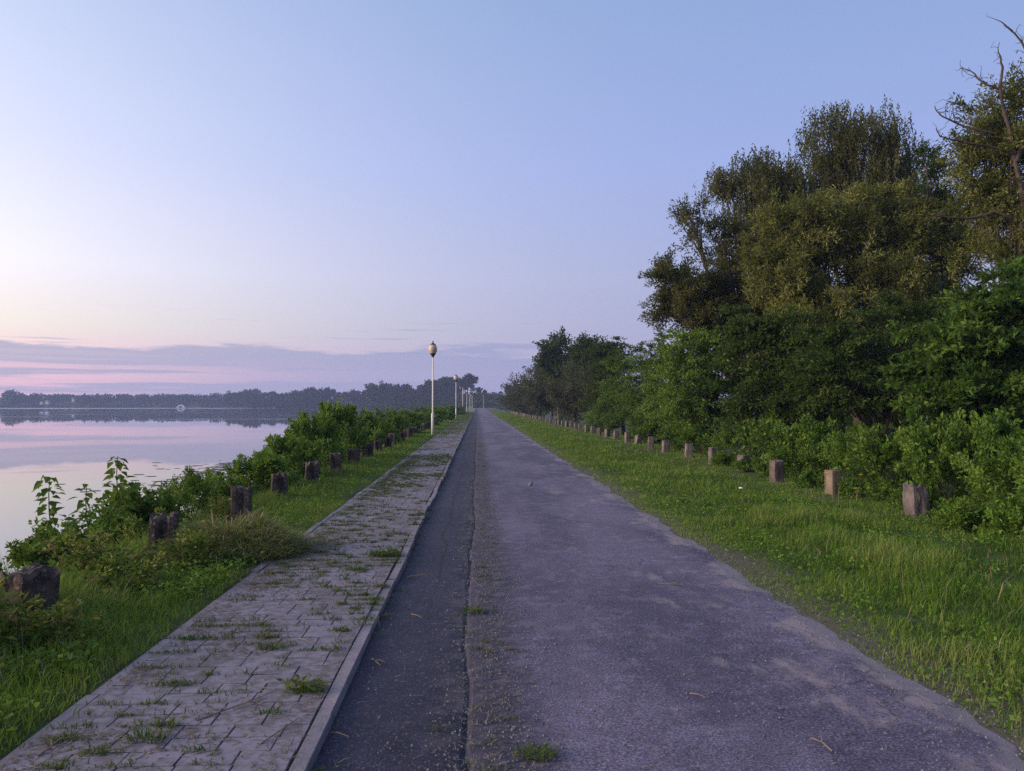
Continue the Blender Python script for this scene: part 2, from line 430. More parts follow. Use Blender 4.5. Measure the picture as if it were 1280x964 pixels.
def tube_arrays(pts, rad, sides=6):
    pts = np.asarray(pts, float); rad = np.asarray(rad, float)
    n = len(pts)
    tan = unit(np.gradient(pts, axis=0))
    ref = np.array([0.31, 0.95, 0.1])
    a = unit(np.cross(tan, ref)); b = np.cross(tan, a)
    th = np.linspace(0, 2 * np.pi, sides, endpoint=False)
    V = (pts[:, None] + rad[:, None, None] * (np.cos(th)[None, :, None] * a[:, None] + np.sin(th)[None, :, None] * b[:, None])).reshape(-1, 3)
    F = []
    for i in range(n - 1):
        for j in range(sides):
            k = (j + 1) % sides
            F.append([i * sides + j, i * sides + k, (i + 1) * sides + k])
            F.append([i * sides + j, (i + 1) * sides + k, (i + 1) * sides + j])
    return V, np.array(F), np.zeros(len(V))

def limb(p0, p1, r0, r1, g, n=6, wob=0.08, sag=0.0):
    p0 = np.asarray(p0, float); p1 = np.asarray(p1, float)
    t = np.linspace(0, 1, n)[:, None]
    L = np.linalg.norm(p1 - p0)
    pts = p0 + (p1 - p0) * t + np.cumsum(g.normal(0, wob * L / n, (n, 3)), 0) * np.sin(t * np.pi) 
    pts[:, 2] += sag * L * np.sin(t[:, 0] * np.pi)
    return tube_arrays(pts, np.linspace(r0, r1, n))

# ------------------------------------------------------------------ terrain
def shore_x(y):
    return np.where(y < 370, -9.0, -9.0 - np.maximum(0, y - 370) * 0.45)

WATER_Z = -2.0
def smooth(a, lo, hi):
    t = np.clip((a - lo) / (hi - lo), 0, 1)
    return t * t * (3 - 2 * t)

def ground_z(x, y):
    x = np.asarray(x, float); y = np.asarray(y, float)
    sx = shore_x(y)
    # flat dyke top, bank down to the lake, gentle fall on the wooded side
    z = np.where(x > -2.08, -0.03, 0.035)
    left = np.clip((-3.4 - x) / (-3.4 - sx), 0, 2.2)
    zl = 0.035 - 2.1 * left - 0.6 * np.maximum(left - 1, 0)
    far = smooth(y, 370, 470)
    zfar = np.where(x < sx, np.maximum(-4.0, -2.0 - (sx - x) * 0.3), -2.0 + np.minimum((x - sx) * 0.15, 2.2))
    zl = np.where(x < -3.4, zl, z)
    z = np.where(x < -3.4, zl * (1 - far) + zfar * far, z)
    z = z - 1.3 * smooth(x, 7.0, 14.0)
    z = z + 7.0 * smooth(y, 385, 432) * smooth(x, -22, -4)          # grass bank at the road's end
    z = np.where(x < -3.4, np.maximum(z, -4.5), z)
    shore_far = smooth(y, 855, 862)
    zf = np.minimum(-2.3 + np.maximum(y - 855, 0) * 0.13, 9.0)
    z = np.where(y > 855, np.maximum(z, zf), z)
    bump = 0.03 * np.sin(x * 1.7 + 0.6 * np.sin(y * 0.9)) * np.sin(y * 1.1 + x * 0.4)
    z = z + np.where((x > 3.2) | (x < -2.6), bump, 0)
    return z

def sheet(name, xs, ys, zf, mat, parent=None):
    X, Y = np.meshgrid(xs, ys)
    Z = zf(X, Y)
    V = np.stack([X, Y, Z], -1).reshape(-1, 3)
    nx, ny = len(xs), len(ys)
    i = (np.arange(ny - 1)[:, None] * nx + np.arange(nx - 1)[None]).ravel()
    F = np.stack([i, i + 1, i + nx + 1, i + nx], 1)
    me = np_mesh(name, V, F, smooth=True)
    return link(name, me, mat, parent)

gx = np.concatenate([np.linspace(-1150, -200, 24), np.linspace(-190, -30, 24), np.linspace(-28, -12, 9), np.arange(-11.5, -2.3, 0.35), [-2.105, -2.065],
                     np.arange(-1.9, 3.0, 0.6), np.arange(3.05, 16, 0.5), np.linspace(17, 60, 12), np.linspace(75, 1150, 18)])
gy = np.concatenate([np.linspace(-120, -5, 8), np.arange(-4, 40, 0.5), np.arange(40, 120, 4), np.arange(120, 360, 15), np.arange(360, 480, 6), np.arange(490, 850, 20),
                     np.arange(852, 870, 2), np.linspace(875, 1250, 14)])
ground = sheet('ground', gx, gy, ground_z, M['ground']); tag(ground, kind='structure')

water_me = np_mesh('water', [(-1150, -120, WATER_Z), (-5.5, -120, WATER_Z), (-5.5, 900, WATER_Z), (-1150, 900, WATER_Z)], [[0, 1, 2, 3]])
tag(link('water', water_me, M['water']), kind='structure')
pts = []
for i in range(41):
    x = -760 + i * 14
    pts.append((x, 838 + 5 * math.sin(i * 0.9)))
vv = [(x, y, WATER_Z + 0.03) for x, y in pts] + [(x, y - 150 - 20 * math.sin(i * 0.5), WATER_Z + 0.03) for i, (x, y) in enumerate(pts)]
ff = [[i + 41, i + 42, i + 1, i] for i in range(40)]
tag(link('ruffled_water', np_mesh('ruffled_water', vv, ff), M['ripple']), kind='structure')

# ------------------------------------------------------------------ road
def wavy(y, k, s):
    return s * (np.sin(y * 0.9 * k) * 0.5 + np.sin(y * 2.3 * k + 1) * 0.3 + np.sin(y * 5.1 * k + 2) * 0.2)

def rn(y):
    return np.array([mnoise.noise((0.3, v * 0.33, 0)) * 0.08 + mnoise.noise((3.1, v * 1.3, 0)) * 0.10 + mnoise.noise((5.1, v * 4.0, 0)) * 0.07 for v in y])

ry = np.concatenate([np.arange(-6, 24, 0.12), np.arange(24, 80, 0.6), np.arange(80, 372, 3.0)])
bend = 0.0008 * np.maximum(ry - 300, 0) ** 2
def strip_sheet(name, cols, mat):
    """cols: list of (x array, z array) along ry"""
    n = len(ry)
    V = np.concatenate([np.stack([c[0] - bend, ry, c[1]], 1) for c in cols])
    F = []
    for k in range(len(cols) - 1):
        i = np.arange(n - 1)
        F.append(np.stack([k * n + i, (k + 1) * n + i, (k + 1) * n + i + 1, k * n + i + 1], 1))
    return link(name, np_mesh(name, V, np.concatenate(F), smooth=False), mat)

one = np.ones(len(ry))
jw = wavy(ry, 0.8, 0.03)
j2 = np.array([0.022 * mnoise.noise((v * 3.1, 0.4, 9)) for v in ry])
j3 = np.array([0.022 * mnoise.noise((v * 3.7, 4.4, 2)) for v in ry])
edge_x = 2.52 + rn(ry)
sag = lambda x: 0.012 + 0.006 * np.sin(ry * 0.8 + x)
tag(strip_sheet('road_bed', [(-0.76 * one, -0.022 * one), (2.3 * one, -0.022 * one)], M['bed']), kind='structure')
tag(strip_sheet('road_strip', [(-0.752 * one, -0.004 * one), (-0.5 * one, 0.0 * one), (-0.3 * one, 0.003 * one), (-0.17 * one + jw, 0.001 * one), (-0.09 * one + jw + j2, -0.006 * one), (-0.060 * one + jw + j2, -0.02 * one)], M['strip']), kind='structure')
tag(strip_sheet('road', [(-0.060 * one + jw * 1.2 + j3, -0.02 * one), (-0.035 * one + jw * 1.2 + j3, -0.004 * one), (0.02 * one + jw + j2, 0.004 * one), (0.12 * one + jw, 0.008 * one), (0.4 * one, sag(0)), (0.9 * one, 0.018 * one), (1.6 * one, sag(1)),
                         (2.1 * one, 0.008 * one), (edge_x - 0.16, 0.000 * one), (edge_x, -0.026 * one), (edge_x + 0.05, -0.045 * one)], M['road']), kind='structure')

# ------------------------------------------------------------------ paved path
def by(y):
    return 0.0008 * max(y - 300, 0) ** 2
path = strip_sheet('path', [(-2.10 * one, 0.040 * one), (-1.75 * one, 0.047 * one), (-1.4 * one, 0.0485 * one), (-1.05 * one, 0.047 * one), (-0.80 * one, 0.041 * one)], M['path_bed'])
tag(path, kind='structure')

def brick_arrays(lx, ly, h, bev=0.006, g=None):
    a, b = lx / 2, ly / 2
    j = (lambda s: g.normal(0, s)) if g is not None else (lambda s: 0)
    base = [(-a, -b, -0.02), (a, -b, -0.02), (a, b, -0.02), (-a, b, -0.02)]
    midl = [(-a + j(.002), -b + j(.002), h - bev), (a + j(.002), -b, h - bev), (a, b + j(.002), h - bev), (-a, b, h - bev)]
    topl = [(-a + bev, -b + bev, h), (a - bev, -b + bev, h), (a - bev, b - bev, h), (-a + bev, b - bev, h)]
    V = np.array(base + midl + topl, float)
    F = []
    for r in (0, 4):
        for i in range(4):
            k = (i + 1) % 4
            F.append([r + i, r + k, r + 4 + k, r + 4 + i])
    F.append([8, 9, 10, 11])
    return V, np.array(F)

ROW, LEN = 0.140, 0.243
g2 = np.random.default_rng(3)
bmesh_variants = []
for k in range(4):
    V, F = brick_arrays(LEN - 0.0065, ROW - 0.0055, 0.022, 0.002, g2)
    bmesh_variants.append(np_mesh('brick', V, F, tint=np.full(len(V), k * 0.23)))
    bmesh_variants[-1].materials.append(M['brick'])
VF = brick_arrays(LEN - 0.008, ROW - 0.008, 0.022, 0.0025)
made = 0
rows = []
rest = []
y = 2.75
ri = 0
while y < 68:
    off = (0.5 if (ri // 2) % 2 else 0.0) * LEN + g2.normal(0, 0.006)
    x = -2.015 - off
    while x < -0.82:
        x0, x1 = max(x, -2.012), min(x + LEN, -0.808)
        if x1 - x0 > 0.05:
            rows.append((0.5 * (x0 + x1), y, (x1 - x0) / LEN))
        x += LEN
    y += ROW
    ri += 1
for (cx, cy, sxl) in rows:
    sink = 0.004 + 0.004 * mnoise.noise((cx * 0.6, cy * 0.5, 2.0)) + 0.0007 * g2.normal()
    zt = 0.028 + 0.004 * math.sin((cx + 2.0) / 1.2 * math.pi) + sink
    rot = (g2.normal(0, 0.004), g2.normal(0, 0.0012), g2.normal(0, 0.012))
    if made < 296:
        o = bpy.data.objects.new('brick', bmesh_variants[made % 4])
        C.objects.link(o); o.parent = path
        o.location = (cx, cy, zt); o.rotation_euler = rot; o.scale = (sxl, 1, 1)
        made += 1
    else:
        V = VF[0].copy(); V[:, 0] *= sxl
        V[:, 2] += V[:, 1] * rot[0] - V[:, 0] * rot[1]
        V[:, 0] -= V[:, 1] * rot[2]
        rest.append((V + np.array([cx, cy, zt]), VF[1], np.full(len(V), g2.uniform(0, 1))))
V, F, T = joinA(rest)
tag(link('brick_rest', np_mesh('brick_rest', V, F, T), M['brick'], path), kind='stuff')
bpy.data.objects['brick_rest'].name = 'far_brick'

def kerb_mesh(L):
    V, F = brick_arrays(0.070, L - 0.012, 0.05, 0.003, g2)
    V[:, 2] = np.where(V[:, 2] < 0, -0.06, V[:, 2])
    return V, F
kmv = []
for k in range(4):
    V, F = kerb_mesh(1.0)
    me = np_mesh('kerb_stone', V, F); me.materials.append(M['kerb']); kmv.append(me)
far_k = []
for side, x in (('r', -0.765), ('l', -2.055)):
    for k in range(0, 330):
        yy = 1.4 + k + (0.35 if side == 'l' else 0)
        zz = g2.normal(0, 0.004) + (0.006 if side == 'r' else 0.004)
        rot = (g2.normal(0, 0.006), g2.normal(0, 0.03), g2.normal(0, 0.008))
        if side == 'l' and 8.0 < yy < 9.2: zz -= 0.04
        if k < 70:
            o = bpy.data.objects.new('kerb_stone', kmv[k % 4])
            C.objects.link(o); o.parent = path
            o.location = (x + g2.normal(0, 0.008) + 0.02 * mnoise.noise((side == 'r', yy * 0.15, 3.3)), yy, zz + 0.012 * mnoise.noise((yy * 0.4, side == 'r', 1.3))); o.rotation_euler = rot
        else:
            V, F = kerb_mesh(1.0)
            far_k.append((V + np.array([x - by(yy), yy, zz]), F, np.zeros(len(V))))
V, F, T = joinA(far_k)
tag(link('far_kerb', np_mesh('far_kerb', V, F, T), M['kerb'], path), kind='stuff')

# ------------------------------------------------------------------ weathered posts
def post_mesh(seed, w, h, ragged, groove, wob, crumble=0.0):
    bm = bmesh.new()
    bmesh.ops.create_cube(bm, size=1.0)
    bmesh.ops.subdivide_edges(bm, edges=bm.edges[:], cuts=7, use_grid_fill=True)
    for v in bm.verts:
        x, y, z = v.co
        rr = math.hypot(x, y)
        # soften the corners
        m = max(abs(x), abs(y))
        if rr > 0.58: 
            k = 0.58 / rr + (1 - 0.58 / rr) * 0.55
            x *= k; y *= k
        t = z + 0.5
        p = Vector((x * 2.2 + seed * 7.1, y * 2.2, z * 2.0))
        n = mnoise.noise(p) + 0.5 * mnoise.noise(p * 2.7)
        s = 1 + wob * n - 0.05 * (t - 0.5)
        X, Y = x * w * s, y * w * s
        for a, b in ((x, y), (y, x)):
            if groove and abs(b) > 0.3:
                gd = math.exp(-((a + 0.12 * math.sin(seed + t * 3)) / 0.10) ** 2) * groove
                if b is y: Y *= 1 - gd
                else: X *= 1 - gd
        Z = -0.2 + t * (h + 0.2)
        if t > 0.6:
            q = mnoise.noise(Vector((x * 3.5 + seed * 3.3, y * 3.5, 4.2)))
            Z += ragged * q * (t - 0.6) / 0.4
            if crumble:
                c = max(0, x * 0.9 + y * 0.3 + 0.1)
                Z -= crumble * c * (t - 0.6) / 0.4
        v.co = (X, Y, Z)
    me = bpy.data.meshes.new('post')
    bm.to_mesh(me); bm.free()
    return me

left_v = [post_mesh(i, 0.26, 0.42 + 0.02 * (i % 3), 0.08, (0.22, 0.30, 0.15, 0.34)[i % 4], 0.075) for i in range(8)]
right_v = [post_mesh(20, 0.265, 0.50, 0.07, 0.10, 0.13, 0.18), post_mesh(21, 0.235, 0.48, 0.015, 0, 0.05), post_mesh(22, 0.23, 0.49, 0.03, 0.05, 0.09),
           post_mesh(23, 0.23, 0.46, 0.02, 0, 0.05), post_mesh(24, 0.22, 0.49, 0.04, 0.05, 0.07), post_mesh(25, 0.235, 0.47, 0.03, 0.04, 0.06)]
for me in left_v: me.materials.append(M['post_left'])
for i, me in enumerate(right_v): me.materials.append(M[('post_right', 'post_mossy', 'post_dark', 'post_right', 'post_right', 'post_right')[i]])

left_labels = [
    'squat blackened post with broken top among weeds at far left',
    'brown lichen-crusted post with flat top left of the cut weed heap',
    'hollow forked post with green leaves in its top beside the weed heap',
    'dark pointed post with pale grey scar standing in bright grass',
    'deeply split two-slab post in grass by the big lake bush',
    'tall narrow dark post with groove just after the split two-slab post',
    'small grooved dark post next beyond the tall narrow one on lake side',
    'weathered dark post, seventh before the lamp row in the lake-side line',
    'eighth weathered dark post from the camera in the lake-side row',
    'ninth weathered dark post from the camera in the lake-side row',
]
for k in range(22):
    o = bpy.data.objects.new('weathered_post', left_v[k % 8])
    C.objects.link(o)
    yy = 5.6 + 2.42 * k
    xx = -3.2 + g2.normal(0, 0.05)
    o.location = (xx, yy, 0.02)
    o.rotation_euler = (g2.normal(0, 0.05), g2.normal(0, 0.05), g2.normal(0.1, 0.25))
    if k == 0: o.scale = (1.12, 1.12, 0.96)
    if k == 7: pass
    lab = left_labels[k] if k < 10 else 'small far post of the lake-side row half hidden by the bushes'
    if k == 7: lab = 'short dark post two before the last clear one in the lake-side row'
    tag(o, lab, 'post', 'old posts along the lake side of the path')
right_labels = [
    'crumbling pinkish post with broken flaking top nearest on right verge',
    'square pale post with mossy brown foot beside yellow flowers',
    'dark-stained rounded post standing between green weeds on right verge',
    'low squared pinkish post, fourth from the camera on right verge',
    'fifth pinkish concrete post from the camera on right verge',
    'sixth pinkish concrete post from the camera on right verge',
    'seventh pinkish concrete post from the camera on right verge',
    'eighth pinkish concrete post from the camera on right verge',
    'ninth pinkish concrete post from the camera on right verge',
    'tenth pinkish concrete post from the camera on right verge',
]
for k in range(56):
    o = bpy.data.objects.new('concrete_post', right_v[k] if k < 3 else right_v[3 + k % 3])
    C.objects.link(o)
    yy = 11.1 + 2.45 * k
    o.location = (6.42 + g2.normal(0, 0.05), yy, -0.06)
    o.rotation_euler = (g2.normal(0, 0.05), g2.normal(0, 0.05), g2.normal(0.12, 0.2))
    o.scale = (g2.uniform(0.92, 1.06), g2.uniform(0.92, 1.06), g2.uniform(0.90, 1.02))
    tag(o, right_labels[k] if k < 10 else 'small pale post far along the right verge under dark trees', 'post', 'concrete posts along the right verge')

# ------------------------------------------------------------------ lamps
def lathe(name, prof, mat, parent=None, sides=20, smooth_=True):
    prof = np.array(prof, float)
    th = np.linspace(0, 2 * np.pi, sides, endpoint=False)
    V = np.stack([prof[:, 0:1] * np.cos(th), prof[:, 0:1] * np.sin(th), np.repeat(prof[:, 1:2], sides, 1)], -1).reshape(-1, 3)
    F = []
    for i in range(len(prof) - 1):
        for j in range(sides):
            k = (j + 1) % sides
            F.append([i * sides + j, i * sides + k, (i + 1) * sides + k, (i + 1) * sides + j])
    me = np_mesh(name, V, np.array(F), smooth=smooth_)
    return link(name, me, mat, parent)

def make_lamp(loc, head=True, h=4.1, label='', group='white lamp posts along the path'):
    e = empty('street_lamp' if head else 'bare_pole', loc)
    tag(e, label, 'street lamp' if head else 'pole', group)
    lathe('lower_pole', [(0.0, -0.2), (0.075, -0.2), (0.075, 1.12), (0.066, 1.16), (0.045, 1.18)], M['lamp_pole'], e, 14)
    lathe('pole', [(0.040, 1.16), (0.034, h), (0.0, h)], M['lamp_pole'], e, 12)
    if head:
        lathe('collar', [(0.035, h - 0.05), (0.05, h - 0.02), (0.07, h + 0.02), (0.155, h + 0.15), (0.158, h + 0.17), (0.0, h + 0.17)], M['lamp_dark'], e)
        lathe('globe', [(0.15, h + 0.165), (0.20, h + 0.26), (0.222, h + 0.36), (0.215, h + 0.46), (0.185, h + 0.56), (0.14, h + 0.612)], M['lamp_globe'], e)
        lathe('cap', [(0.15, h + 0.605), (0.155, h + 0.635), (0.10, h + 0.67), (0.045, h + 0.70), (0.03, h + 0.75), (0.032, h + 0.80), (0.0, h + 0.83)], M['lamp_dark'], e)
    return e
lamp_lab = ['nearest tall white lamp post with egg-shaped globe beside the path', 'second white globe lamp post further along the path',
            None, 'third globe lamp post, just beyond the bare pole', 'fourth small globe lamp post in the far row',
            'fifth tiny globe lamp post in the far row', 'last tiny globe lamp post before the far trees']
for k, Y in enumerate((40, 83, 124, 165, 205, 245, 285)):
    x = at((541, 570, 578.5, 583.5, 586.7, 588.8, 590.5)[k], 506, Y)[0]
    if k == 2:
        make_lamp((x, Y, 0), False, 4.35, 'bare white pole without a globe between the lamp posts', 'white lamp posts along the path')
    else:
        make_lamp((x, Y, 0), True, 4.1, lamp_lab[k])
p = at(604.5, 511, 310)
make_lamp((p[0], 310, 0), False, 5.4, 'white pole standing alone at the far end of the road', 'white lamp posts along the path')

# ------------------------------------------------------------------ trees
def crown_arrays(clusters, g, leaf, width, mode='bush', up=0.1, tint_bias=0.0):
    """clusters: (cx,cy,cz, rx,ry,rz, n_clumps, leaves_per_clump, clump_r)"""
    parts = []
    clumps_all = []
    for (cx, cy, cz, rx, ry_, rz, nc, nl, cr) in clusters:
        c = np.array([cx, cy, cz]); r = np.array([rx, ry_, rz])
        u = rsphere(nc, g) * (g.uniform(0.2, 1.12, nc) ** 0.5)[:, None]
        cl = c + u * r
        clumps_all.append(cl)
        ct = g.normal(0.45 + tint_bias, 0.20, nc)
        if mode == 'weep':
            ns = max(3, nl // 14)
            st = np.repeat(cl, ns, 0) + g.normal(0, cr, (nc * ns, 3)) * [1, 1, 0.6]
            ln = g.uniform(0.35, 1.0, nc * ns) * cr * 3.2
            k = 14
            tt = np.tile(np.linspace(0, 1, k), nc * ns)
            P = np.repeat(st, k, 0)
            P = P + np.stack([g.normal(0, 0.035, len(P)), g.normal(0, 0.035, len(P)), -tt * np.repeat(ln, k)], 1)
            D = unit(rsphere(len(P), g) * 0.8 + np.array([0, 0, -0.9]))
            tn = np.repeat(np.repeat(ct, ns), k) + g.normal(0, 0.12, len(P))
        else:
            out = unit(cl - c)
            sp = {'bush': [1, 1, 1], 'tier': [1, 1, 0.35], 'shoot': [0.8, 0.8, 1]}[mode]
            dz = {'bush': [0, 0, -0.05], 'tier': [0, 0, -0.12], 'shoot': [0, 0, 0.55]}[mode]
            k = 3                                        # three leafy twigs per clump
            tw = unit((np.repeat(out, k, 0) * 0.8 + rsphere(nc * k, g) * 0.75) * sp + dz)
            m = max(4, nl // k)
            tt = np.repeat(g.uniform(0.7, 1.35, nc * k), m) * g.uniform(-1.0, 1.25, nc * k * m)
            twl = np.repeat(tw, m, 0)
            P = np.repeat(np.repeat(cl, k, 0), m, 0) + twl * (tt * cr * 1.55)[:, None]
            P[:, 2] -= 0.10 * cr * np.maximum(tt, 0) ** 2
            P = P + g.normal(0, cr * 0.36, P.shape) * (1 - 0.35 * np.clip(tt, 0, 1))[:, None] * ([1, 1, 0.5] if mode == 'tier' else [1, 1, 0.9])
            D = unit(twl * 0.8 + rsphere(len(P), g) * 0.85 + np.array([0, 0, up - (0.15 if mode == 'tier' else 0)]))
            tn = np.repeat(np.repeat(ct, k) + g.normal(0, 0.09, nc * k), m) + g.normal(0, 0.20, len(P))
        parts.append(leaf_arrays(P, D, leaf, width, g, tn))
    return joinA(parts), np.concatenate(clumps_all)

def tree(name, base, clusters, leafm, g, leaf, width, label, cat='tree', group=None, r0=0.16, mode='bush', bark='bark', up=0.1, limbs=1.0, fork=0.35, extra=None, tint_bias=0.0, twigs=14):
    base = np.array(base, float)
    e = empty(name, base)
    tag(e, label, cat, group)
    loc = [tuple(np.array(c[:3]) - base) + tuple(c[3:]) for c in clusters]
    loc = [c[:6] + (int(c[6] * 1.3), int(c[7] * 1.3), c[8]) for c in loc]
    (V, F, T), cl = crown_arrays(loc, g, leaf * 0.95, width, mode, up, tint_bias)
    link('crown', np_mesh('crown', V, F, T), M[leafm], e)
    cen = np.array([c[:3] for c in loc])
    topz = cen[:, 2].max()
    mx = cen.mean(0)
    fk = np.array([mx[0] * 0.35, mx[1] * 0.35, max(0.5, topz * fork)])
    tr = [limb((0, 0, -0.4), fk, r0 * 1.25, r0 * 0.85, g, 7, 0.05)]
    for c, row in zip(cen, loc):
        mid = fk + (c - fk) * 0.98
        tr.append(limb(fk, mid, r0 * 0.6 * limbs, r0 * 0.16, g, 7, 0.10, 0.03))
    for q in cl[g.permutation(len(cl))[:twigs * len(cen)]]:
        c = cen[np.argmin(((cen - q) ** 2).sum(1))]
        s = fk + (c - fk) * g.uniform(0.5, 0.95)
        tr.append(limb(s, q, r0 * 0.14 + 0.006, 0.006, g, 5, 0.10, 0.03))
    if extra: tr += [tuple(x) for x in extra(base)]
    V, F, T = joinA(tr)
    link('trunk', np_mesh('trunk', V, F, smooth=True), M[bark], e)
    return e

def cl(px, py, Y, rxp, ryp, nc, nl, cr, depth=None):
    """crown cluster: centre seen at (px,py) at distance Y; radii given in photo pixels there"""
    c = at(px, py, Y)
    s = Y / FPX
    return (c[0], c[1], c[2], rxp * s, (depth if depth else rxp * s * 0.9), ryp * s, nc, nl, cr)

gT = np.random.default_rng(21)
def base_at(px, Y):
    q = at(px, 506, Y)
    return (q[0], Y, float(ground_z(q[0], Y)))

# big olive willow
tree('willow_tree', base_at(1080, 25), [
    cl(1075, 290, 25, 85, 55, 101, 209, 0.30), cl(1005, 285, 24.2, 48, 42, 52, 209, 0.28), cl(990, 345, 24, 50, 40, 49, 209, 0.28),
    cl(1065, 370, 24, 95, 55, 92, 209, 0.32), cl(1150, 320, 25, 60, 60, 63, 209, 0.32), cl(1190, 300, 26, 38, 55, 37, 198, 0.30), cl(1120, 255, 25.5, 50, 30, 31, 198, 0.26),
    cl(955, 312, 24.5, 20, 22, 14, 165, 0.2), cl(1000, 420, 23, 60, 40, 43, 198, 0.32)],
    'willow', gT, 0.15, 0.042, 'large olive-yellow bushy willow in the middle of the right-hand trees', r0=0.24, tint_bias=0.1)
# weeping birches behind
tree('birch_tree', base_at(1085, 33), [
    cl(1085, 180, 33, 62, 48, 46, 170, 0.36), cl(1040, 165, 33, 38, 36, 22, 160, 0.32), cl(1020, 225, 33, 22, 48, 18, 120, 0.30), cl(1120, 215, 33, 36, 55, 26, 150, 0.34),
    cl(1070, 235, 33.5, 60, 40, 30, 150, 0.34)],
    'birch', gT, 0.15, 0.060, 'tallest weeping birch with hanging twigs at the top of the right-hand trees', r0=0.17, mode='weep')
tree('birch_tree', base_at(960, 31), [
    cl(945, 225, 31, 46, 40, 34, 150, 0.34), cl(915, 215, 31, 20, 22, 10, 120, 0.22), cl(970, 210, 31, 28, 26, 16, 140, 0.28), cl(955, 285, 31, 46, 48, 36, 150, 0.34), cl(990, 250, 31.5, 22, 40, 14, 130, 0.30)],
    'birch', gT, 0.14, 0.055, 'lower weeping birch left of the tallest one', r0=0.15, mode='weep')
# dark willow leaning left
tree('leaning_willow', base_at(945, 29.5), [
    cl(868, 278, 29.5, 24, 26, 16, 90, 0.26), cl(902, 292, 29.5, 22, 20, 13, 90, 0.24), cl(845, 352, 29, 32, 30, 32, 150, 0.28), cl(878, 372, 29, 44, 34, 43, 170, 0.30), cl(840, 385, 29, 26, 20, 18, 140, 0.26),
    cl(925, 345, 29.5, 48, 48, 59, 170, 0.32), cl(900, 400, 29, 40, 22, 27, 140, 0.30), cl(960, 390, 29.5, 50, 50, 54, 160, 0.34)],
    'birch', gT, 0.14, 0.048, 'dark willow leaning left with long low branches over the hedge', r0=0.22, fork=0.3)
# half dead tree at the right edge
Yd = 17.0
def dead(base):
    out = []
    def br(pts, r0, r1):
        P = np.array([at(px, py, Yd + dy) for px, py, dy in pts]) - base
        # subdivide with small jitter so the branches look crooked
        Q = [P[0]]
        for a, b in zip(P[:-1], P[1:]):
            for t in (0.5, 1.0):
                Q.append(a + (b - a) * t + gT.normal(0, 0.02, 3))
        Q = np.array(Q)
        out.append(tube_arrays(Q, np.linspace(r0, r1, len(Q)) * 0.7, 7))
        for q in range(2 * len(pts)):                     # fine twigs and stubs
            i_ = gT.integers(1, len(Q)); d_ = unit(gT.normal(0, 1, 3) + np.array([-0.3, 0, 0.6]))
            L_ = gT.uniform(0.06, 0.30)
            e_ = Q[i_] + d_ * L_
            out.append(tube_arrays([Q[i_], Q[i_] + d_ * L_ * 0.5 + gT.normal(0, 0.015, 3), e_, e_ + gT.normal(0, 0.06, 3)], [0.008, 0.006, 0.004, 0.003], 4))
    br([(1278, 330, 0), (1284, 260, 0), (1275, 200, 0), (1268, 160, 0), (1255, 108, 0)], 0.085, 0.045)
    br([(1255, 108, 0), (1260, 80, 0), (1258, 66, 0), (1253, 55, 0)], 0.05, 0.012)
    br([(1255, 108, 0), (1238, 100, 0), (1222, 88, 0.2), (1209, 80, 0.2)], 0.045, 0.010)
    br([(1238, 100, 0), (1225, 92, 0.3), (1210, 84, 0.4)], 0.02, 0.006)
    br([(1250, 165, 0), (1225, 160, 0), (1202, 152, 0.1), (1182, 142, 0.1), (1172, 129, 0.1)], 0.05, 0.012)
    br([(1198, 150, 0.1), (1196, 138, 0.1), (1194, 122, 0.1)], 0.020, 0.006)
    br([(1188, 146, 0.1), (1183, 138, 0.1), (1188, 132, 0.2)], 0.014, 0.006)
    br([(1272, 190, 0), (1235, 178, 0), (1200, 174, 0), (1182, 168, 0), (1174, 158, 0)], 0.05, 0.010)
    br([(1282, 275, 0), (1245, 266, 0), (1215, 272, 0), (1178, 268, 0), (1160, 266, 0)], 0.075, 0.012)
    br([(1290, 60, 0), (1278, 38, 0), (1262, 26, 0), (1251, 19, 0)], 0.035, 0.010)
    br([(1290, 140, 0), (1291, 90, 0), (1290, 60, 0)], 0.06, 0.035)
    br([(1275, 200, 0), (1288, 160, 0), (1290, 140, 0)], 0.08, 0.06)
    br([(1245, 112, 0), (1248, 120, 0), (1238, 135, 0)], 0.02, 0.006)
    return out
tree('dying_tree', base_at(1279, Yd), [
    cl(1280, 175, Yd + 0.3, 34, 30, 15, 110, 0.22), cl(1270, 255, Yd + 0.2, 34, 24, 14, 110, 0.22), cl(1285, 310, Yd + 0.2, 40, 30, 19, 120, 0.24), cl(1225, 310, Yd + 1.5, 34, 26, 15, 120, 0.24),
    cl(1262, 130, Yd + 0.9, 30, 38, 20, 110, 0.24), cl(1238, 175, Yd + 0.9, 38, 30, 24, 110, 0.22), cl(1275, 210, Yd + 0.9, 40, 45, 31, 120, 0.25), cl(1215, 200, Yd + 0.9, 26, 26, 13, 100, 0.2), cl(1240, 240, Yd + 0.9, 40, 28, 24, 110, 0.22),
    cl(1285, 275, Yd + 0.9, 40, 26, 18, 110, 0.22), cl(1225, 130, Yd + 0.9, 16, 14, 5, 60, 0.16)],
    'willow', gT, 0.10, 0.038, 'half-dead tree with bare crooked reddish branches at the right edge', r0=0.05, bark='dead_bark', extra=dead, twigs=6)
tree('slender_tree', base_at(1192, 24), [cl(1168, 205, 24, 14, 22, 6, 120, 0.22), cl(1172, 240, 24, 16, 22, 6, 120, 0.22), cl(1192, 265, 24, 20, 30, 8, 110, 0.22), cl(1160, 188, 24, 8, 8, 2, 80, 0.14), cl(1205, 300, 24, 26, 20, 8, 120, 0.22)],
     'dark_leaf', gT, 0.12, 0.05, 'slender sparse tree between the willow and the half-dead tree', r0=0.09)
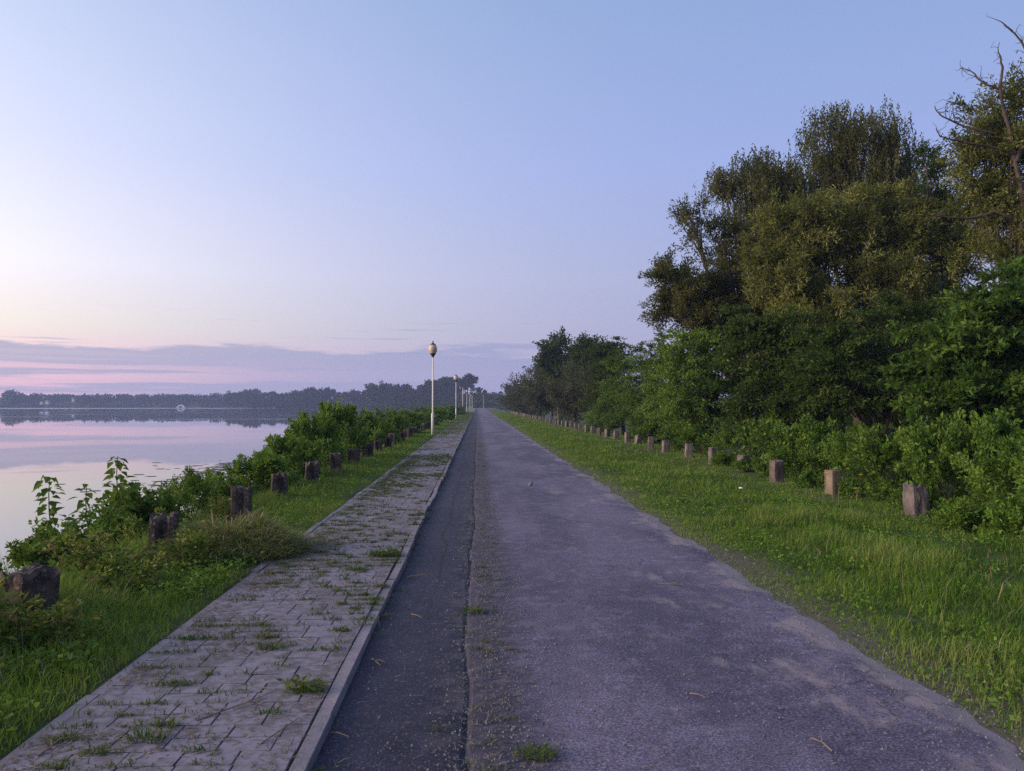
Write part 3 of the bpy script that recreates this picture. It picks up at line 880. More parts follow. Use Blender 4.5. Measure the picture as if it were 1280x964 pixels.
# green box elders in front
def maple(px, Y, cls, label, tb=0.0, leafm='maple', lf=0.125, wd=0.062):
    return tree('maple_tree', base_at(px, Y), cls, leafm, gT, lf, wd, label, group='leafy trees in the front of the right-hand wood', r0=0.11, tint_bias=tb, fork=0.25, mode='tier')
maple(1235, 13.5, [cl(1205, 425, 13.5, 55, 45, 26, 130, 0.22), cl(1262, 400, 13.5, 40, 50, 22, 130, 0.22), cl(1165, 455, 13.3, 34, 40, 16, 120, 0.2), cl(1240, 480, 13, 60, 50, 28, 130, 0.22), cl(1290, 450, 13.5, 36, 70, 22, 130, 0.22), cl(1175, 500, 13, 36, 30, 14, 120, 0.2), cl(1200, 385, 14, 14, 18, 5, 90, 0.16), cl(1276, 350, 14, 22, 26, 8, 110, 0.2)],
      'leafy maple with pale leaf tips nearest the camera at right edge', -0.34)  # low tint bias puts this maple's shade into its leaf colour
maple(1100, 19, [cl(1085, 440, 19, 60, 50, 30, 140, 0.28), cl(1040, 480, 18.5, 50, 45, 24, 140, 0.26), cl(1120, 490, 18.5, 55, 40, 26, 140, 0.26), cl(1130, 420, 20, 44, 50, 24, 140, 0.28)],
      'dark green leafy tree below the olive willow', -0.1, 'dark_leaf')
maple(985, 21, [cl(985, 440, 21, 48, 48, 26, 140, 0.28), cl(945, 440, 21.5, 34, 46, 20, 140, 0.28), cl(930, 405, 22, 24, 24, 9, 110, 0.24), cl(1000, 500, 20.5, 50, 40, 24, 140, 0.28), cl(950, 505, 21, 40, 30, 18, 130, 0.26)],
      'dark green rounded tree under the leaning willow', -0.05, 'dark_leaf')
maple(880, 27, [cl(872, 445, 27, 36, 34, 32, 150, 0.30), cl(900, 470, 27, 36, 42, 32, 150, 0.32), cl(862, 495, 26.5, 34, 40, 32, 150, 0.32), cl(880, 425, 27, 14, 14, 5, 90, 0.2), cl(905, 515, 26.5, 30, 26, 14, 130, 0.3)],
      'mid green leafy tree left of the dark rounded tree', 0.15)
maple(842, 33, [cl(838, 465, 33, 24, 32, 30, 150, 0.30), cl(832, 505, 33, 32, 30, 30, 150, 0.32), cl(855, 520, 32, 24, 20, 16, 140, 0.32), cl(828, 428, 33, 7, 12, 4, 80, 0.18)],
      'narrow spiky-topped tree, right one of the three in front of the willow', 0.0)
maple(806, 39, [cl(806, 472, 39, 22, 30, 28, 140, 0.32), cl(800, 508, 39, 28, 25, 28, 140, 0.34), cl(820, 515, 38, 22, 20, 16, 140, 0.34), cl(800, 437, 39, 7, 12, 4, 70, 0.18), cl(815, 440, 39, 6, 10, 3, 70, 0.18)],
      'narrow spiky-topped tree, middle one of the three in front of the willow', -0.1)
maple(780, 45, [cl(780, 472, 45, 21, 28, 26, 130, 0.36), cl(776, 508, 45, 26, 22, 26, 130, 0.36), cl(762, 500, 46, 18, 24, 16, 130, 0.36), cl(776, 440, 45, 6, 10, 3, 70, 0.2)],
      'narrow spiky-topped tree, left one of the three in front of the willow', -0.15)
maple(762, 56, [cl(762, 452, 56, 20, 24, 26, 130, 0.42), cl(758, 490, 56, 26, 28, 30, 130, 0.44), cl(768, 432, 56, 8, 10, 5, 80, 0.26)],
      'dark leafy tree filling the gap between the spiky trees and the dark round trees', -0.2, 'dark_leaf', 0.2, 0.1)
# far right-hand group
tree('dark_tree', base_at(700, 88), [cl(700, 440, 88, 22, 20, 22, 110, 0.6), cl(688, 455, 88, 14, 16, 10, 90, 0.5), cl(712, 455, 88, 18, 18, 12, 90, 0.5), cl(700, 475, 87, 26, 22, 16, 100, 0.6)], 'dark_leaf', gT, 0.34, 0.19,
     'dense dark round-topped tree rising over the grey bushes, left of two', group='dark round trees far along the verge', r0=0.3, tint_bias=-0.1)
tree('dark_tree', base_at(738, 78), [cl(736, 440, 78, 20, 18, 18, 110, 0.55), cl(748, 455, 78, 14, 20, 12, 100, 0.5), cl(726, 460, 78, 16, 20, 12, 90, 0.5), cl(740, 480, 77, 24, 26, 18, 100, 0.55)], 'dark_leaf', gT, 0.30, 0.17,
     'dense dark tree rising over the grey bushes, right of two', group='dark round trees far along the verge', r0=0.28, tint_bias=-0.1)
gb = [(655, 150, 493, 22, 19, 'grey-green willow bush at the far end of the right-hand trees'), (668, 118, 488, 22, 24, 'grey-green willow bush second from the far end of the trees'),
      (690, 95, 484, 28, 28, 'wide grey-green willow bush under the left dark round tree'), (718, 76, 490, 30, 30, 'grey-green willow bush under the right dark round tree'),
      (752, 60, 485, 26, 34, 'olive willow bush beside the left narrow spiky tree')]
for px, Y, py, rx, ry2, lab in gb:
    s = Y / 60
    tree('willow_bush', base_at(px, Y), [cl(px, py, Y, rx, ry2, 40, 120, 0.40 * s), cl(px + rx * .5, py + ry2 * .4, Y * 0.98, rx * .6, ry2 * .6, 18, 110, 0.36 * s), cl(px - rx * .5, py + ry2 * .4, Y * 0.98, rx * .6, ry2 * .6, 18, 110, 0.36 * s)],
         'grey_willow', gT, 0.20 * s, 0.075 * s, lab, 'bush', 'willow bushes along the far right verge', r0=0.12)

# deep wood behind, one mass
gw = np.random.default_rng(8)
parts = []
for i in range(260):
    x = gw.uniform(14, 34); yy = gw.uniform(10, 110)
    if x < 0.40 * yy - 1.0: continue
    zt = gw.uniform(1.0, 6.0)
    if yy < 22: zt = gw.uniform(0.5, 4.0)
    zt = min(zt, 0.13 * yy)
    c = np.array([x, yy, zt])
    nL = 260
    P = c + gw.normal(0, 1, (nL, 3)) * [1.5, 1.5, 1.4]
    P[:, 2] = np.maximum(P[:, 2], -1.4)
    parts.append(leaf_arrays(P, rsphere(nL, gw), 0.40, 0.22, gw, gw.normal(0.3, 0.2, nL)))
V, F, T = joinA(parts)
tag(link('deep_wood', np_mesh('deep_wood', V, F, T), M['dark_leaf']), kind='stuff')

# ------------------------------------------------------------------ bushes
def bush_mesh(seed, R_, H_, nc, nl, cr, leaf, width, stems=10):
    g = np.random.default_rng(seed)
    a = [(0, 0, H_ * 0.45, R_, R_, H_ * 0.5, nc, nl, cr)]
    for k in range(5):
        th = g.uniform(0, 6.28); rr = R_ * g.uniform(0.3, 0.7)
        a.append((rr * math.cos(th), rr * math.sin(th), H_ * g.uniform(0.6, 0.9), R_ * 0.32, R_ * 0.32, H_ * 0.25, nc // 5, nl, cr * 0.8))
    (V, F, T), c_ = crown_arrays(a, g, leaf, width, 'shoot', 0.15)
    V[:, 2] = np.maximum(V[:, 2], 0.0)
    crown = np_mesh('foliage', V, F, T)
    st = []
    for q in c_[g.permutation(len(c_))[:stems]]:
        st.append(limb((g.normal(0, R_ * 0.15), g.normal(0, R_ * 0.15), -0.1), q, 0.014, 0.004, g, 5, 0.08))
    V, F, T = joinA(st)
    stem = np_mesh('stem', V, F, smooth=True)
    return crown, stem

protos = [bush_mesh(100 + k, 0.75, 1.15, 34, 90, 0.12, 0.078, 0.046) for k in range(4)]
for c_, s_ in protos:
    c_.materials.append(M['bramble']); s_.materials.append(M['stem'])
protos[1] = bush_mesh(171, 0.75, 1.15, 30, 48, 0.15, 0.115, 0.075)
protos[2] = bush_mesh(172, 0.70, 1.20, 36, 120, 0.11, 0.060, 0.026)
protos[1][0].materials.append(M['maple']); protos[1][1].materials.append(M['stem'])
protos[2][0].materials.append(M['bramble']); protos[2][1].materials.append(M['stem'])
lowp = [bush_mesh(120 + k, 0.45, 0.5, 18, 60, 0.09, 0.070, 0.044, 6) for k in range(3)]
for c_, s_ in lowp:
    c_.materials.append(M['bramble']); s_.materials.append(M['stem'])
def place_bush(name, proto, x, y, sc_, label, group, cat='bush', rz=None, z=None, sz=None):
    e = empty(name, (x, y, float(ground_z(x, y)) - 0.03 if z is None else z), random.uniform(0, 6.28) if rz is None else rz)
    e.scale = (sc_, sc_, sz if sz else sc_)
    tag(e, label, cat, group)
    link('foliage', proto[0], None, e)
    link('stem', proto[1], None, e)
    return e

# undergrowth behind the right-hand posts: (px, Y, scale, zscale, label)
ug = [
    (1245, 8.8, 1.25, 1.05, 'big leafy weed clump at the right edge behind the crumbling post'),
    (1285, 8.0, 1.1, 1.35, 'leafy weed clump cut off by the right edge of the picture'),
    (1200, 10.2, 1.15, 1.2, 'light green bush right behind the crumbling post'),
    (1270, 11.0, 1.3, 1.4, 'tall light green weeds under the nearest maple'),
    (1130, 11.6, 0.95, 1.5, 'tall pale green weed bush left of the crumbling post'),
    (1085, 13.2, 1.0, 1.1, 'leafy bush between the crumbling post and the square pale post'),
    (1035, 14.6, 1.0, 1.15, 'leafy bush behind the square pale post'),
    (1000, 16.6, 1.0, 0.9, 'dark leafy bush behind the dark-stained post'),
    (958, 17.3, 1.15, 1.35, 'pale tall weed bush left of the dark-stained post'),
    (918, 19.5, 1.2, 1.25, 'bright leafy bush behind the low squared post'),
    (895, 22.0, 1.1, 1.0, 'bright leafy bush behind the fifth post'),
    (868, 25.0, 1.1, 0.9, 'leafy bush behind the sixth post'),
    (838, 28.0, 1.1, 0.8, 'leafy bush behind the eighth post'),
    (812, 33.0, 1.2, 0.8, 'leafy bush under the narrow spiky trees'),
    (725, 50.0, 1.7, 1.25, 'bright green bush standing alone over the far posts'),
    (742, 45.0, 1.3, 0.8, 'dark low bush beside the lone bright bush'),
]
for k, (px, Y, s1, s2, lab) in enumerate(ug):
    x = at(px, 506, Y)[0]
    place_bush('weed_bush', protos[k % 4], max(x, 6.55 + 0.72 * s1), Y, s1 * 0.9, lab, 'undergrowth behind the right-hand posts', sz=s2 * 0.82)
low = [
    (1195, 9.3, 1.1, 'low leafy clump right beside the crumbling post'),
    (1235, 8.9, 1.3, 'low leafy clump in front of the light green bush behind the crumbling post'),
    (1140, 11.5, 0.9, 'low clump half covering the left side of the crumbling post'),
    (1215, 9.6, 1.0, 'low leafy clump at the foot of the crumbling post'),
    (1250, 8.0, 1.2, 'low dark clump spilling onto the verge by the right edge'),
    (1105, 12.4, 0.8, 'low clump between the two nearest right-hand posts'),
    (1075, 12.9, 0.8, 'low clump at the right foot of the square pale post'),
    (1010, 14.7, 1.0, 'low clump between the square post and the dark-stained post'),
    (960, 17.0, 0.9, 'low clump left of the dark-stained post'),
    (905, 19.6, 1.0, 'low clump between the low squared post and the fifth post'),
    (925, 18.2, 0.8, 'low clump at the foot of the low squared post'),
]
for k, (px, Y, s1, lab) in enumerate(low):
    x = at(px, 506, Y)[0]
    place_bush('weed_clump', lowp[k % 3], max(x, 6.30 + 0.12 * (k % 3)), Y + (0.35, 0.10, 0.2)[k % 3], s1 * 0.66, lab, 'low weeds at the feet of the right-hand posts', 'weeds')

# bushes on the lake side
def lake_z(x, y): return float(ground_z(x, y)) - 0.05
lb = [
    (347, 14.2, 0.72, 0.78, 'nearest end of the big lake-side bush, right of the open water'),
    (378, 16.4, 0.80, 1.02, 'lake-side bush behind the split two-slab post'),
    (408, 19.2, 0.88, 1.38, 'lake-side bush behind the tall narrow dark post'),
    (436, 22.5, 0.95, 1.72, 'highest part of the lake-side bushes, round top against the water'),
    (458, 26.5, 1.00, 1.5, 'lake-side bush just past the highest round top'),
    (476, 31.0, 1.05, 1.15, 'lake-side bush covering the ninth post'),
    (490, 36.0, 1.15, 1.48, 'lake-side bush left of the nearest lamp post, front one'),
    (505, 42.0, 1.25, 1.12, 'lake-side bush left of the nearest lamp post, middle one'),
    (517, 49.0, 1.40, 1.45, 'lake-side bush left of the nearest lamp post, rear one'),
    (530, 57.0, 1.6, 1.2, 'bush between the first and second lamp posts, front one'),
    (540, 66.0, 1.8, 1.5, 'bush between the first and second lamp posts, middle one'),
    (549, 77.0, 2.0, 1.15, 'bush between the first and second lamp posts, rear one'),
    (560, 96.0, 2.2, 1.5, 'bush beside the second lamp post'),
    (568, 120.0, 2.4, 1.4, 'low bush beyond the second lamp post'),
    (395, 20.5, 0.95, 0.95, 'low bush on the bank below the highest round top'),
    (368, 17.6, 0.8, 0.7, 'low bush on the bank at the water beside the split post'),
]
lb = [(px, Y, float(at(px, 506, Y)[0]), s1, s2, lab) for px, Y, s1, s2, lab in lb]
lbp = [bush_mesh(140 + k, 0.85, 1.15, 40, 95, 0.13, 0.082, 0.050) for k in range(4)]
for c_, s_ in lbp:
    c_.materials.append(M['bramble']); s_.materials.append(M['stem'])
for k, (px, Y, x, s1, s2, lab) in enumerate(lb):
    place_bush('lake_bush', lbp[k % 4], x - 0.28, Y, s1, lab, 'bushes along the lake side', sz=s2 * (0.80 if k < 14 else 1.0), z=max(lake_z(x, Y), -0.35))
nb = [
    (-4.75, 9.6, 0.80, 0.66, 'dark bush under the tall saplings at the water'),
    (-4.55, 10.9, 0.80, 0.66, 'bush right of the tall saplings, in front of the water'),
    (-4.35, 12.0, 0.75, 0.72, 'bush behind the hollow forked post by the water'),
    (-5.05, 7.9, 0.62, 0.62, 'pale-leaved bush at the left edge behind the squat post'),
    (-5.35, 9.9, 0.60, 0.60, 'bush left of the tall saplings at the water'),
    (-4.2, 13.1, 0.6, 0.55, 'small bush between the saplings and the pointed post'),
]
for k, (x, Y, s1, s2, lab) in enumerate(nb):
    place_bush('shore_bush', protos[k % 4], x, Y, s1, lab, 'bushes on the near lake bank', sz=s2, z=lake_z(x, Y))

# saplings with big separate leaves
leafbig = np_mesh('leaf', [(0, 0, 0), (-0.055, 0.05, 0.012), (-0.035, 0.10, 0.0), (0, 0.16, -0.03), (0.035, 0.10, 0.0), (0.055, 0.05, 0.012), (0, 0.075, -0.008)],
                  [[0, 6, 1], [1, 6, 2], [2, 6, 3], [3, 6, 4], [4, 6, 5], [5, 6, 0]], tint=np.full(7, 0.45))
leafbig.materials.append(M['maple'])
def sapling(px, Y, ptop, label, nl, hb=0.25, lean=0.0):
    q = at(px, ptop, Y)
    zb = lake_z(q[0], Y)
    H = q[2] - zb
    e = empty('sapling', (q[0] - lean, Y, zb)); tag(e, label, 'sapling', 'saplings at the water\'s edge')
    g = np.random.default_rng(int(px))
    pts_ = np.array([[lean * t + 0.03 * math.sin(t * 5), 0.02 * math.sin(t * 7), H * t] for t in np.linspace(0, 1, 8)])
    V, F, T = tube_arrays(pts_, np.linspace(0.016, 0.004, 8), 5)
    link('stem', np_mesh('stem', V, F, smooth=True), M['stem'], e)
    for i in range(nl):
        t = hb + (1 - hb) * (i / (nl - 1)) ** 0.85
        o = bpy.data.objects.new('leaf', leafbig); C.objects.link(o); o.parent = e
        az = i * 2.4 + g.normal(0, 0.3)
        rr = (0.21 * (1.05 - t * 0.75)) * g.uniform(0.2, 1.2)
        o.location = (lean * t + 0.03 * math.sin(t * 5) + math.sin(-az) * rr, math.cos(az) * rr, H * t + g.normal(0, 0.02))
        o.rotation_euler = (g.normal(-0.35, 0.3), g.normal(0, 0.3), az)
        s = g.uniform(0.55, 1.05)
        o.scale = (s, s, s)
sapling(150, 10.3, 570, 'tallest sapling with big lobed leaves against the water', 74, 0.25)
sapling(66, 9.6, 596, 'left sapling with tiers of leaves against the water', 78, 0.20)
sapling(178, 10.6, 603, 'short sapling just right of the tallest sapling', 26, 0.4)
sapling(112, 10.0, 608, 'short sapling between the tallest and the left sapling', 26, 0.4)
sapling(205, 11.2, 600, 'thin young sapling furthest right on the near bank', 16, 0.5)

# ------------------------------------------------------------------ grass (stuff)
gg = np.random.default_rng(77)
parts = []
def scatter(x0, x1, y0, y1, n, keep=None):
    P = np.stack([gg.uniform(x0, x1, n), gg.uniform(y0, y1, n)], 1)
    if keep is not None: P = P[keep(P)]
    return P
def patch(P, k=0.5, s=3.1):
    return np.array([mnoise.noise((a * k + s, b * k, s)) for a, b in P])
def edge_at(yy):
    return 2.52 + np.interp(yy, ry, edge_x - 2.52)
bands = [(1.6, 7.0, 2100, 0.20, 0.007), (7.0, 13.0, 1500, 0.19, 0.009), (13, 25, 620, 0.18, 0.014), (25, 55, 200, 0.17, 0.026), (55, 150, 45, 0.17, 0.06)]
for y0, y1, dens, h, w in bands:
    # right verge
    xr = 9.0 if y0 < 20 else 8.0
    n = int((xr - 2.4) * (y1 - y0) * dens)
    P = scatter(2.45, xr, y0, y1, n)
    P = P[P[:, 0] / np.maximum(P[:, 1], 1) < 1.1]
    d = P[:, 0] - edge_at(P[:, 1])
    pn = patch(P, 0.8); pn2 = patch(P, 2.6, 9.0)
    keep = (d > -0.03 + 0.16 * pn2) & (gg.uniform(0, 1, len(P)) < np.clip(0.62 + d * 0.9 + pn * 0.7, 0.25, 1)) 
    P, d, pn, pn2 = P[keep], d[keep], pn[keep], pn2[keep]
    H = 0.62 * h * np.clip(0.25 + d * 0.5, 0.25, 1.0) * (1 + 1.1 * pn + 0.7 * pn2)
    H = np.clip(H, 0.03, 0.34) * np.where((d > 2.8) & (P[:, 1] > 9), 0.45, 1.0)
    tn = np.clip(0.36 + 0.25 * np.clip(0.8 - d, 0, 1) + 0.65 * pn + 0.4 * pn2 + gg.normal(0, 0.19, len(P)), 0, 0.80)
    dry = gg.uniform(0, 1, len(P)) < 0.035
    tn[dry] = 0.97
    z = ground_z(P[:, 0], P[:, 1]) - 0.01
    parts.append(blade_arrays(np.column_stack([P, z]), H, w, gg, 0.55, tn))
    # left verge and bank
    n = int(4.9 * (y1 - y0) * dens)
    P = scatter(-7.0, -2.1, y0, y1, n)
    P = P[(-P[:, 0]) / np.maximum(P[:, 1], 1) < 1.25]
    d = -2.10 - P[:, 0]
    pn = patch(P, 0.8, 5.5); pn2 = patch(P, 2.6, 1.0)
    keep = (d > -0.04 + 0.08 * pn2) & (gg.uniform(0, 1, len(P)) < np.clip(0.65 + d * 0.7 + pn * 0.9, 0.1, 1))
    P, d, pn, pn2 = P[keep], d[keep], pn[keep], pn2[keep]
    H = np.where(P[:, 1] > 9, 0.75, 1.0) * np.clip(h * np.clip(0.28 + d * 0.55, 0.25, 1.15) * (1 + 0.7 * pn + 0.4 * pn2), 0.03, 0.36)
    tn = np.clip(0.42 + 0.5 * pn + 0.3 * pn2 + gg.normal(0, 0.13, len(P)), 0, 0.78)
    tn[gg.uniform(0, 1, len(P)) < 0.04] = 0.97
    z = ground_z(P[:, 0], P[:, 1]) - 0.01
    parts.append(blade_arrays(np.column_stack([P, z]), H, w, gg, 0.5, tn))
V, F, T = joinA(parts)
tag(link('grass', np_mesh('grass', V, F, T), M['grass']), kind='stuff')

# clover and other broad leaves in the verges (stuff)
parts = []
for (x0, x1, y0, y1, n, sz) in ((2.55, 6.5, 2.5, 13, 16000, 0.036), (2.55, 5.5, 12, 40, 6000, 0.06), (-5.5, -2.12, 2.5, 10, 26000, 0.042), (-3.6, -2.15, 10, 40, 5000, 0.06)):
    P = scatter(x0, x1, y0, y1, n)
    pn = patch(P, 1.1, 12.0)
    d = np.where(P[:, 0] > 0, P[:, 0] - edge_at(P[:, 1]), -2.12 - P[:, 0])
    P = P[(pn > (-0.05 if x0 < 0 else 0.02)) & (d > 0.08 + 0.1 * gg.normal(0, 1, len(P)))]
    n = len(P)
    hh = gg.uniform(0.02, 0.13 if x0 < 0 else 0.10, n)
    P3 = np.column_stack([P, ground_z(P[:, 0], P[:, 1]) + hh])
    D = unit(rsphere(n, gg) * [1, 1, 0.4] + [0, 0, 0.1])
    parts.append(leaf_arrays(P3, D, sz, sz * 0.72, gg, gg.normal(0.55, 0.2, n)))
V, F, T = joinA(parts)
tag(link('clover', np_mesh('clover', V, F, T), M['bramble']), kind='stuff')

n = 2400
P = np.column_stack([np.where(gg.uniform(0, 1, n) < 0.6, gg.uniform(3.2, 8.0, n), gg.uniform(-4.8, -2.4, n)), 3.5 + gg.uniform(0, 1, n) ** 1.4 * 26])
pn = patch(P, 0.7, 21.0); P = P[pn > -0.1]
P = np.column_stack([P, ground_z(P[:, 0], P[:, 1])])
V, F, T = blade_arrays(P, 0.24, 0.005, gg, 0.6, gg.uniform(0.2, 0.9, len(P)))
tag(link('dry_stalks', np_mesh('dry_stalks', V, F, T), M['straw']), kind='stuff')

# weeds growing from the path joints (stuff), more of them further off
parts = []
def tuft(cx, cy, cz, r, n, h, w, bias=0.0, lean=0.9):
    P = np.column_stack([gg.normal(cx, r, n), gg.normal(cy, r * 0.55, n), np.full(n, cz)])
    parts.append(blade_arrays(P, h, w, gg, lean, np.clip(gg.normal(0.42 + bias, 0.25, n), 0, 1)))
for i in range(520):
    yy = 2.9 + gg.uniform(0, 1) ** 1.6 * 60
    lf = gg.uniform(0, 1)
    xx = -2.0 + 0.45 * abs(gg.normal(0, 0.6)) if lf < 0.45 else gg.uniform(-2.0, -0.83)
    if xx > -0.83: continue
    yy = 2.75 + round((yy - 2.75) / ROW) * ROW - ROW / 2
    s = 1 + yy * 0.03
    tuft(xx, yy, 0.054, 0.040 * s, int(16), 0.032 * (1 + yy * 0.012), 0.005 * s, 0.1 if gg.uniform() < 0.5 else -0.15)
for (cx, cy, sxl) in rows:
    if cy > 24: break
    d = min(1.0, max(0.0, (-0.85 - cx) / 1.15))
    pn = mnoise.noise((cx * 1.4, cy * 0.8, 7.7))
    if gg.uniform() < 0.22 + 0.35 * d + 0.8 * pn:
        tuft(cx + LEN * 0.5 * sxl, cy + gg.choice([-1, 1]) * ROW / 2, 0.055, gg.uniform(0.025, 0.055), int(gg.integers(16, 42)), 0.036, 0.0060 + cy * 0.0003, gg.choice([-0.1, 0.1, 0.4]), 1.4)
    if gg.uniform() < 0.10 + 0.3 * d + 0.5 * pn:        # a line of moss and grass along the row joint
        for q_ in range(3):
            tuft(cx + gg.uniform(-.1, .1), cy + ROW / 2, 0.055, 0.035, 12, 0.022, 0.006 + cy * 0.0003, gg.choice([0.0, 0.4]), 1.5)
for i in range(1500):       # far stretch, mostly overgrown
    yy = gg.uniform(40, 160); xx = gg.uniform(-2.05, -0.8)
    tuft(xx, yy, 0.035, 0.12, 5, 0.07, 0.04, -0.1)
# tufts along the joint of the road and the kerb foot
for i in range(150):
    yy = 3.2 + gg.uniform(0, 1) ** 1.4 * 30; s = 1 + yy * 0.03
    xx = gg.normal(0.06, 0.10) if gg.uniform() < 0.7 else -0.715 + abs(gg.normal(0, 0.02))
    tuft(xx, yy, 0.006, gg.uniform(0.02, 0.06) * s, int(gg.integers(8, 26)), 0.028, 0.005 * s, gg.choice([0.1, 0.45]), 1.3)
V, F, T = joinA(parts)
tag(link('path_weeds', np_mesh('path_weeds', V, F, T), M['path_weed']), kind='stuff')

# straw, crumbs and loose grit (stuff)
parts = []
def straw(P, L, w, tint):
    n = len(P)
    az = gg.uniform(0, np.pi, n)
    D = np.stack([np.cos(az), np.sin(az), gg.normal(0.0, 0.06, n)], 1)
    L = L * gg.uniform(0.4, 1.6, n)
    S = np.stack([-np.sin(az), np.cos(az), np.zeros(n)], 1) * w / 2
    k = gg.normal(0, 0.12, n)
    midp = P + D * (L / 2)[:, None] + S / (w / 2) * (k * L)[:, None]
    e = P + D * L[:, None]
    up = np.array([0, 0, 0.004])
    V = np.stack([P - S, P + S, midp - S + up, midp + S + up, e], 1).reshape(-1, 3)
    b = np.arange(n)[:, None] * 5
    F = np.stack([b + [0, 1, 3], b + [0, 3, 2], b + [2, 3, 4]], 1).reshape(-1, 3)
    parts.append((V, F, np.repeat(np.clip(tint, 0, 1), 5)))
n = 9000
P = np.column_stack([-2.05 + np.minimum(np.abs(gg.normal(0, 0.55, n)), 1.2), 2.7 + gg.uniform(0, 1, n) ** 1.5 * 16, np.full(n, 0.0595)])
pn = patch(P[:, :2], 1.8, 2.2); P = P[pn > 0.02]
straw(P, 0.050, 0.0060, gg.normal(0.28, 0.30, len(P)))
n = 2600
P = np.column_stack([gg.normal(-1.95, 0.28, n), gg.normal(8.2, 0.75, n), np.full(n, 0.0600)])
P = P[(P[:, 0] > -2.3) & (P[:, 0] < -1.1)]
straw(P, 0.075, 0.0065, gg.normal(0.25, 0.25, len(P)))
n = 1500
P = np.column_stack([-0.86 + gg.normal(0, 0.05, n), 2.7 + gg.uniform(0, 1, n) ** 1.4 * 20, np.full(n, 0.0590)])
P = P[P[:, 0] < -0.81]
straw(P, 0.05, 0.004, gg.normal(0.35, 0.25, len(P)))
n = 1300
P = np.column_stack([gg.normal(0.10, 0.12, n), 2.7 + gg.uniform(0, 1, n) ** 1.4 * 16, np.full(n, 0.020)])
straw(P, 0.045, 0.004, gg.normal(0.45, 0.3, len(P)))
n = 700
P = np.column_stack([gg.uniform(-0.7, 2.5, n), 2.7 + gg.uniform(0, 1, n) ** 1.4 * 16, np.full(n, 0.022)])
straw(P, 0.05, 0.0035, gg.normal(0.6, 0.3, len(P)))
n = 900
P = np.column_stack([edge_at(np.linspace(3, 20, n)) + gg.normal(0.15, 0.22, n), np.linspace(3, 20, n), np.full(n, 0.010)])
straw(P, 0.06, 0.004, gg.normal(0.4, 0.3, n))
V, F, T = joinA(parts)
tag(link('straw_litter', np_mesh('straw_litter', V, F, T), M['straw']), kind='stuff')
parts = []
n = 9000
yy = 2.7 + gg.uniform(0, 1, n) ** 1.6 * 18
xx = np.where(gg.uniform(0, 1, n) < 0.55, gg.normal(0.06, 0.16, n), np.where(gg.uniform(0, 1, n) < 0.5, gg.uniform(-0.7, 2.4, n), gg.normal(2.4, 0.2, n)))
P = np.column_stack([xx, yy, np.full(n, 0.016)]); P = P[P[:, 0] > -0.7]
s = gg.uniform(0.003, 0.009, len(P))
tet = np.array([(-1, -0.6, -0.3), (1, -0.7, -0.3), (0.1, 1, -0.3), (0, 0, 1.0)])
rot = gg.uniform(0, 6.28, len(P))
ca, sa = np.cos(rot), np.sin(rot)
Vt = np.stack([ca[:, None] * tet[:, 0] - sa[:, None] * tet[:, 1], sa[:, None] * tet[:, 0] + ca[:, None] * tet[:, 1], np.broadcast_to(tet[:, 2], (len(P), 4))], -1) * s[:, None, None] + P[:, None]
b = np.arange(len(P))[:, None] * 4
F = np.stack([b + [0, 1, 3], b + [1, 2, 3], b + [2, 0, 3]], 1).reshape(-1, 3)
tag(link('grit', np_mesh('grit', Vt.reshape(-1, 3), F), M['stone']), kind='stuff')

# ------------------------------------------------------------------ single plants and small things
def thing_blades(name, x, y, z, r, n, h, w, mat, label, cat, lean=0.7, ysq=0.7, leafy=0, group=None):
    g = np.random.default_rng(int(abs(x * 1000 + y * 77)))
    P = np.column_stack([np.clip(g.normal(0, r, n), -1.7 * r, 1.7 * r), np.clip(g.normal(0, r * ysq, n), -1.6 * r * ysq, 1.6 * r * ysq), np.zeros(n)])
    az = np.arctan2(P[:, 1], P[:, 0]) + g.normal(0, 0.5, n)
    prt = [blade_arrays(P, h, w, g, lean, g.normal(0.35, 0.2, n), az)]
    if leafy:
        Q = np.column_stack([g.normal(0, r, leafy), g.normal(0, r * ysq, leafy), g.uniform(0.0, h * 0.8, leafy)])
        prt.append(leaf_arrays(Q, unit(rsphere(leafy, g) * [1, 1, 0.5] + [0, 0, 0.3]), h * 0.7, h * 0.35, g, g.normal(0.5, 0.2, leafy)))
    V, F, T = joinA(prt)
    o = link(name, np_mesh(name, V, F, T), M[mat], None, (x, y, z))
    tag(o, label, cat, group)
def gp(px, py): 
    Y = CAM_H * FPX / (py - HORIZON)
    q = at(px, py, Y); return q[0], Y
pw = 'weeds growing out of the paved path'
for px, py, r, n, h, lf, lab in ((383, 868, 0.055, 120, 0.055, 60, 'round green weed on the path beside the kerb in the foreground'),
                                 (483, 700, 0.085, 260, 0.07, 60, 'wide patch of grass on the path against the kerb'),
                                 (188, 926, 0.05, 90, 0.05, 0, 'small green grass tuft on the path at the bottom left'),
                                 (215, 911, 0.025, 50, 0.04, 0, 'tiny grass tuft just right of the bottom-left one'),
                                 (445, 718, 0.06, 110, 0.05, 0, 'low grass tuft left of the wide grass patch'),
                                 (345, 815, 0.05, 90, 0.04, 0, 'small grass tuft in the middle of the near path'),
                                 (670, 945, 0.05, 110, 0.05, 20, 'weed growing from the road near the bottom edge'),
                                 (590, 765, 0.06, 110, 0.05, 20, 'weed growing from the dark joint in the road')):
    x, Y = gp(px, py)
    thing_blades('grass_tuft', x, Y, 0.055 if x < -0.75 else 0.008, r, n, h, 0.006, 'path_weed', lab, 'weed', 0.8, 0.6, lf, pw)

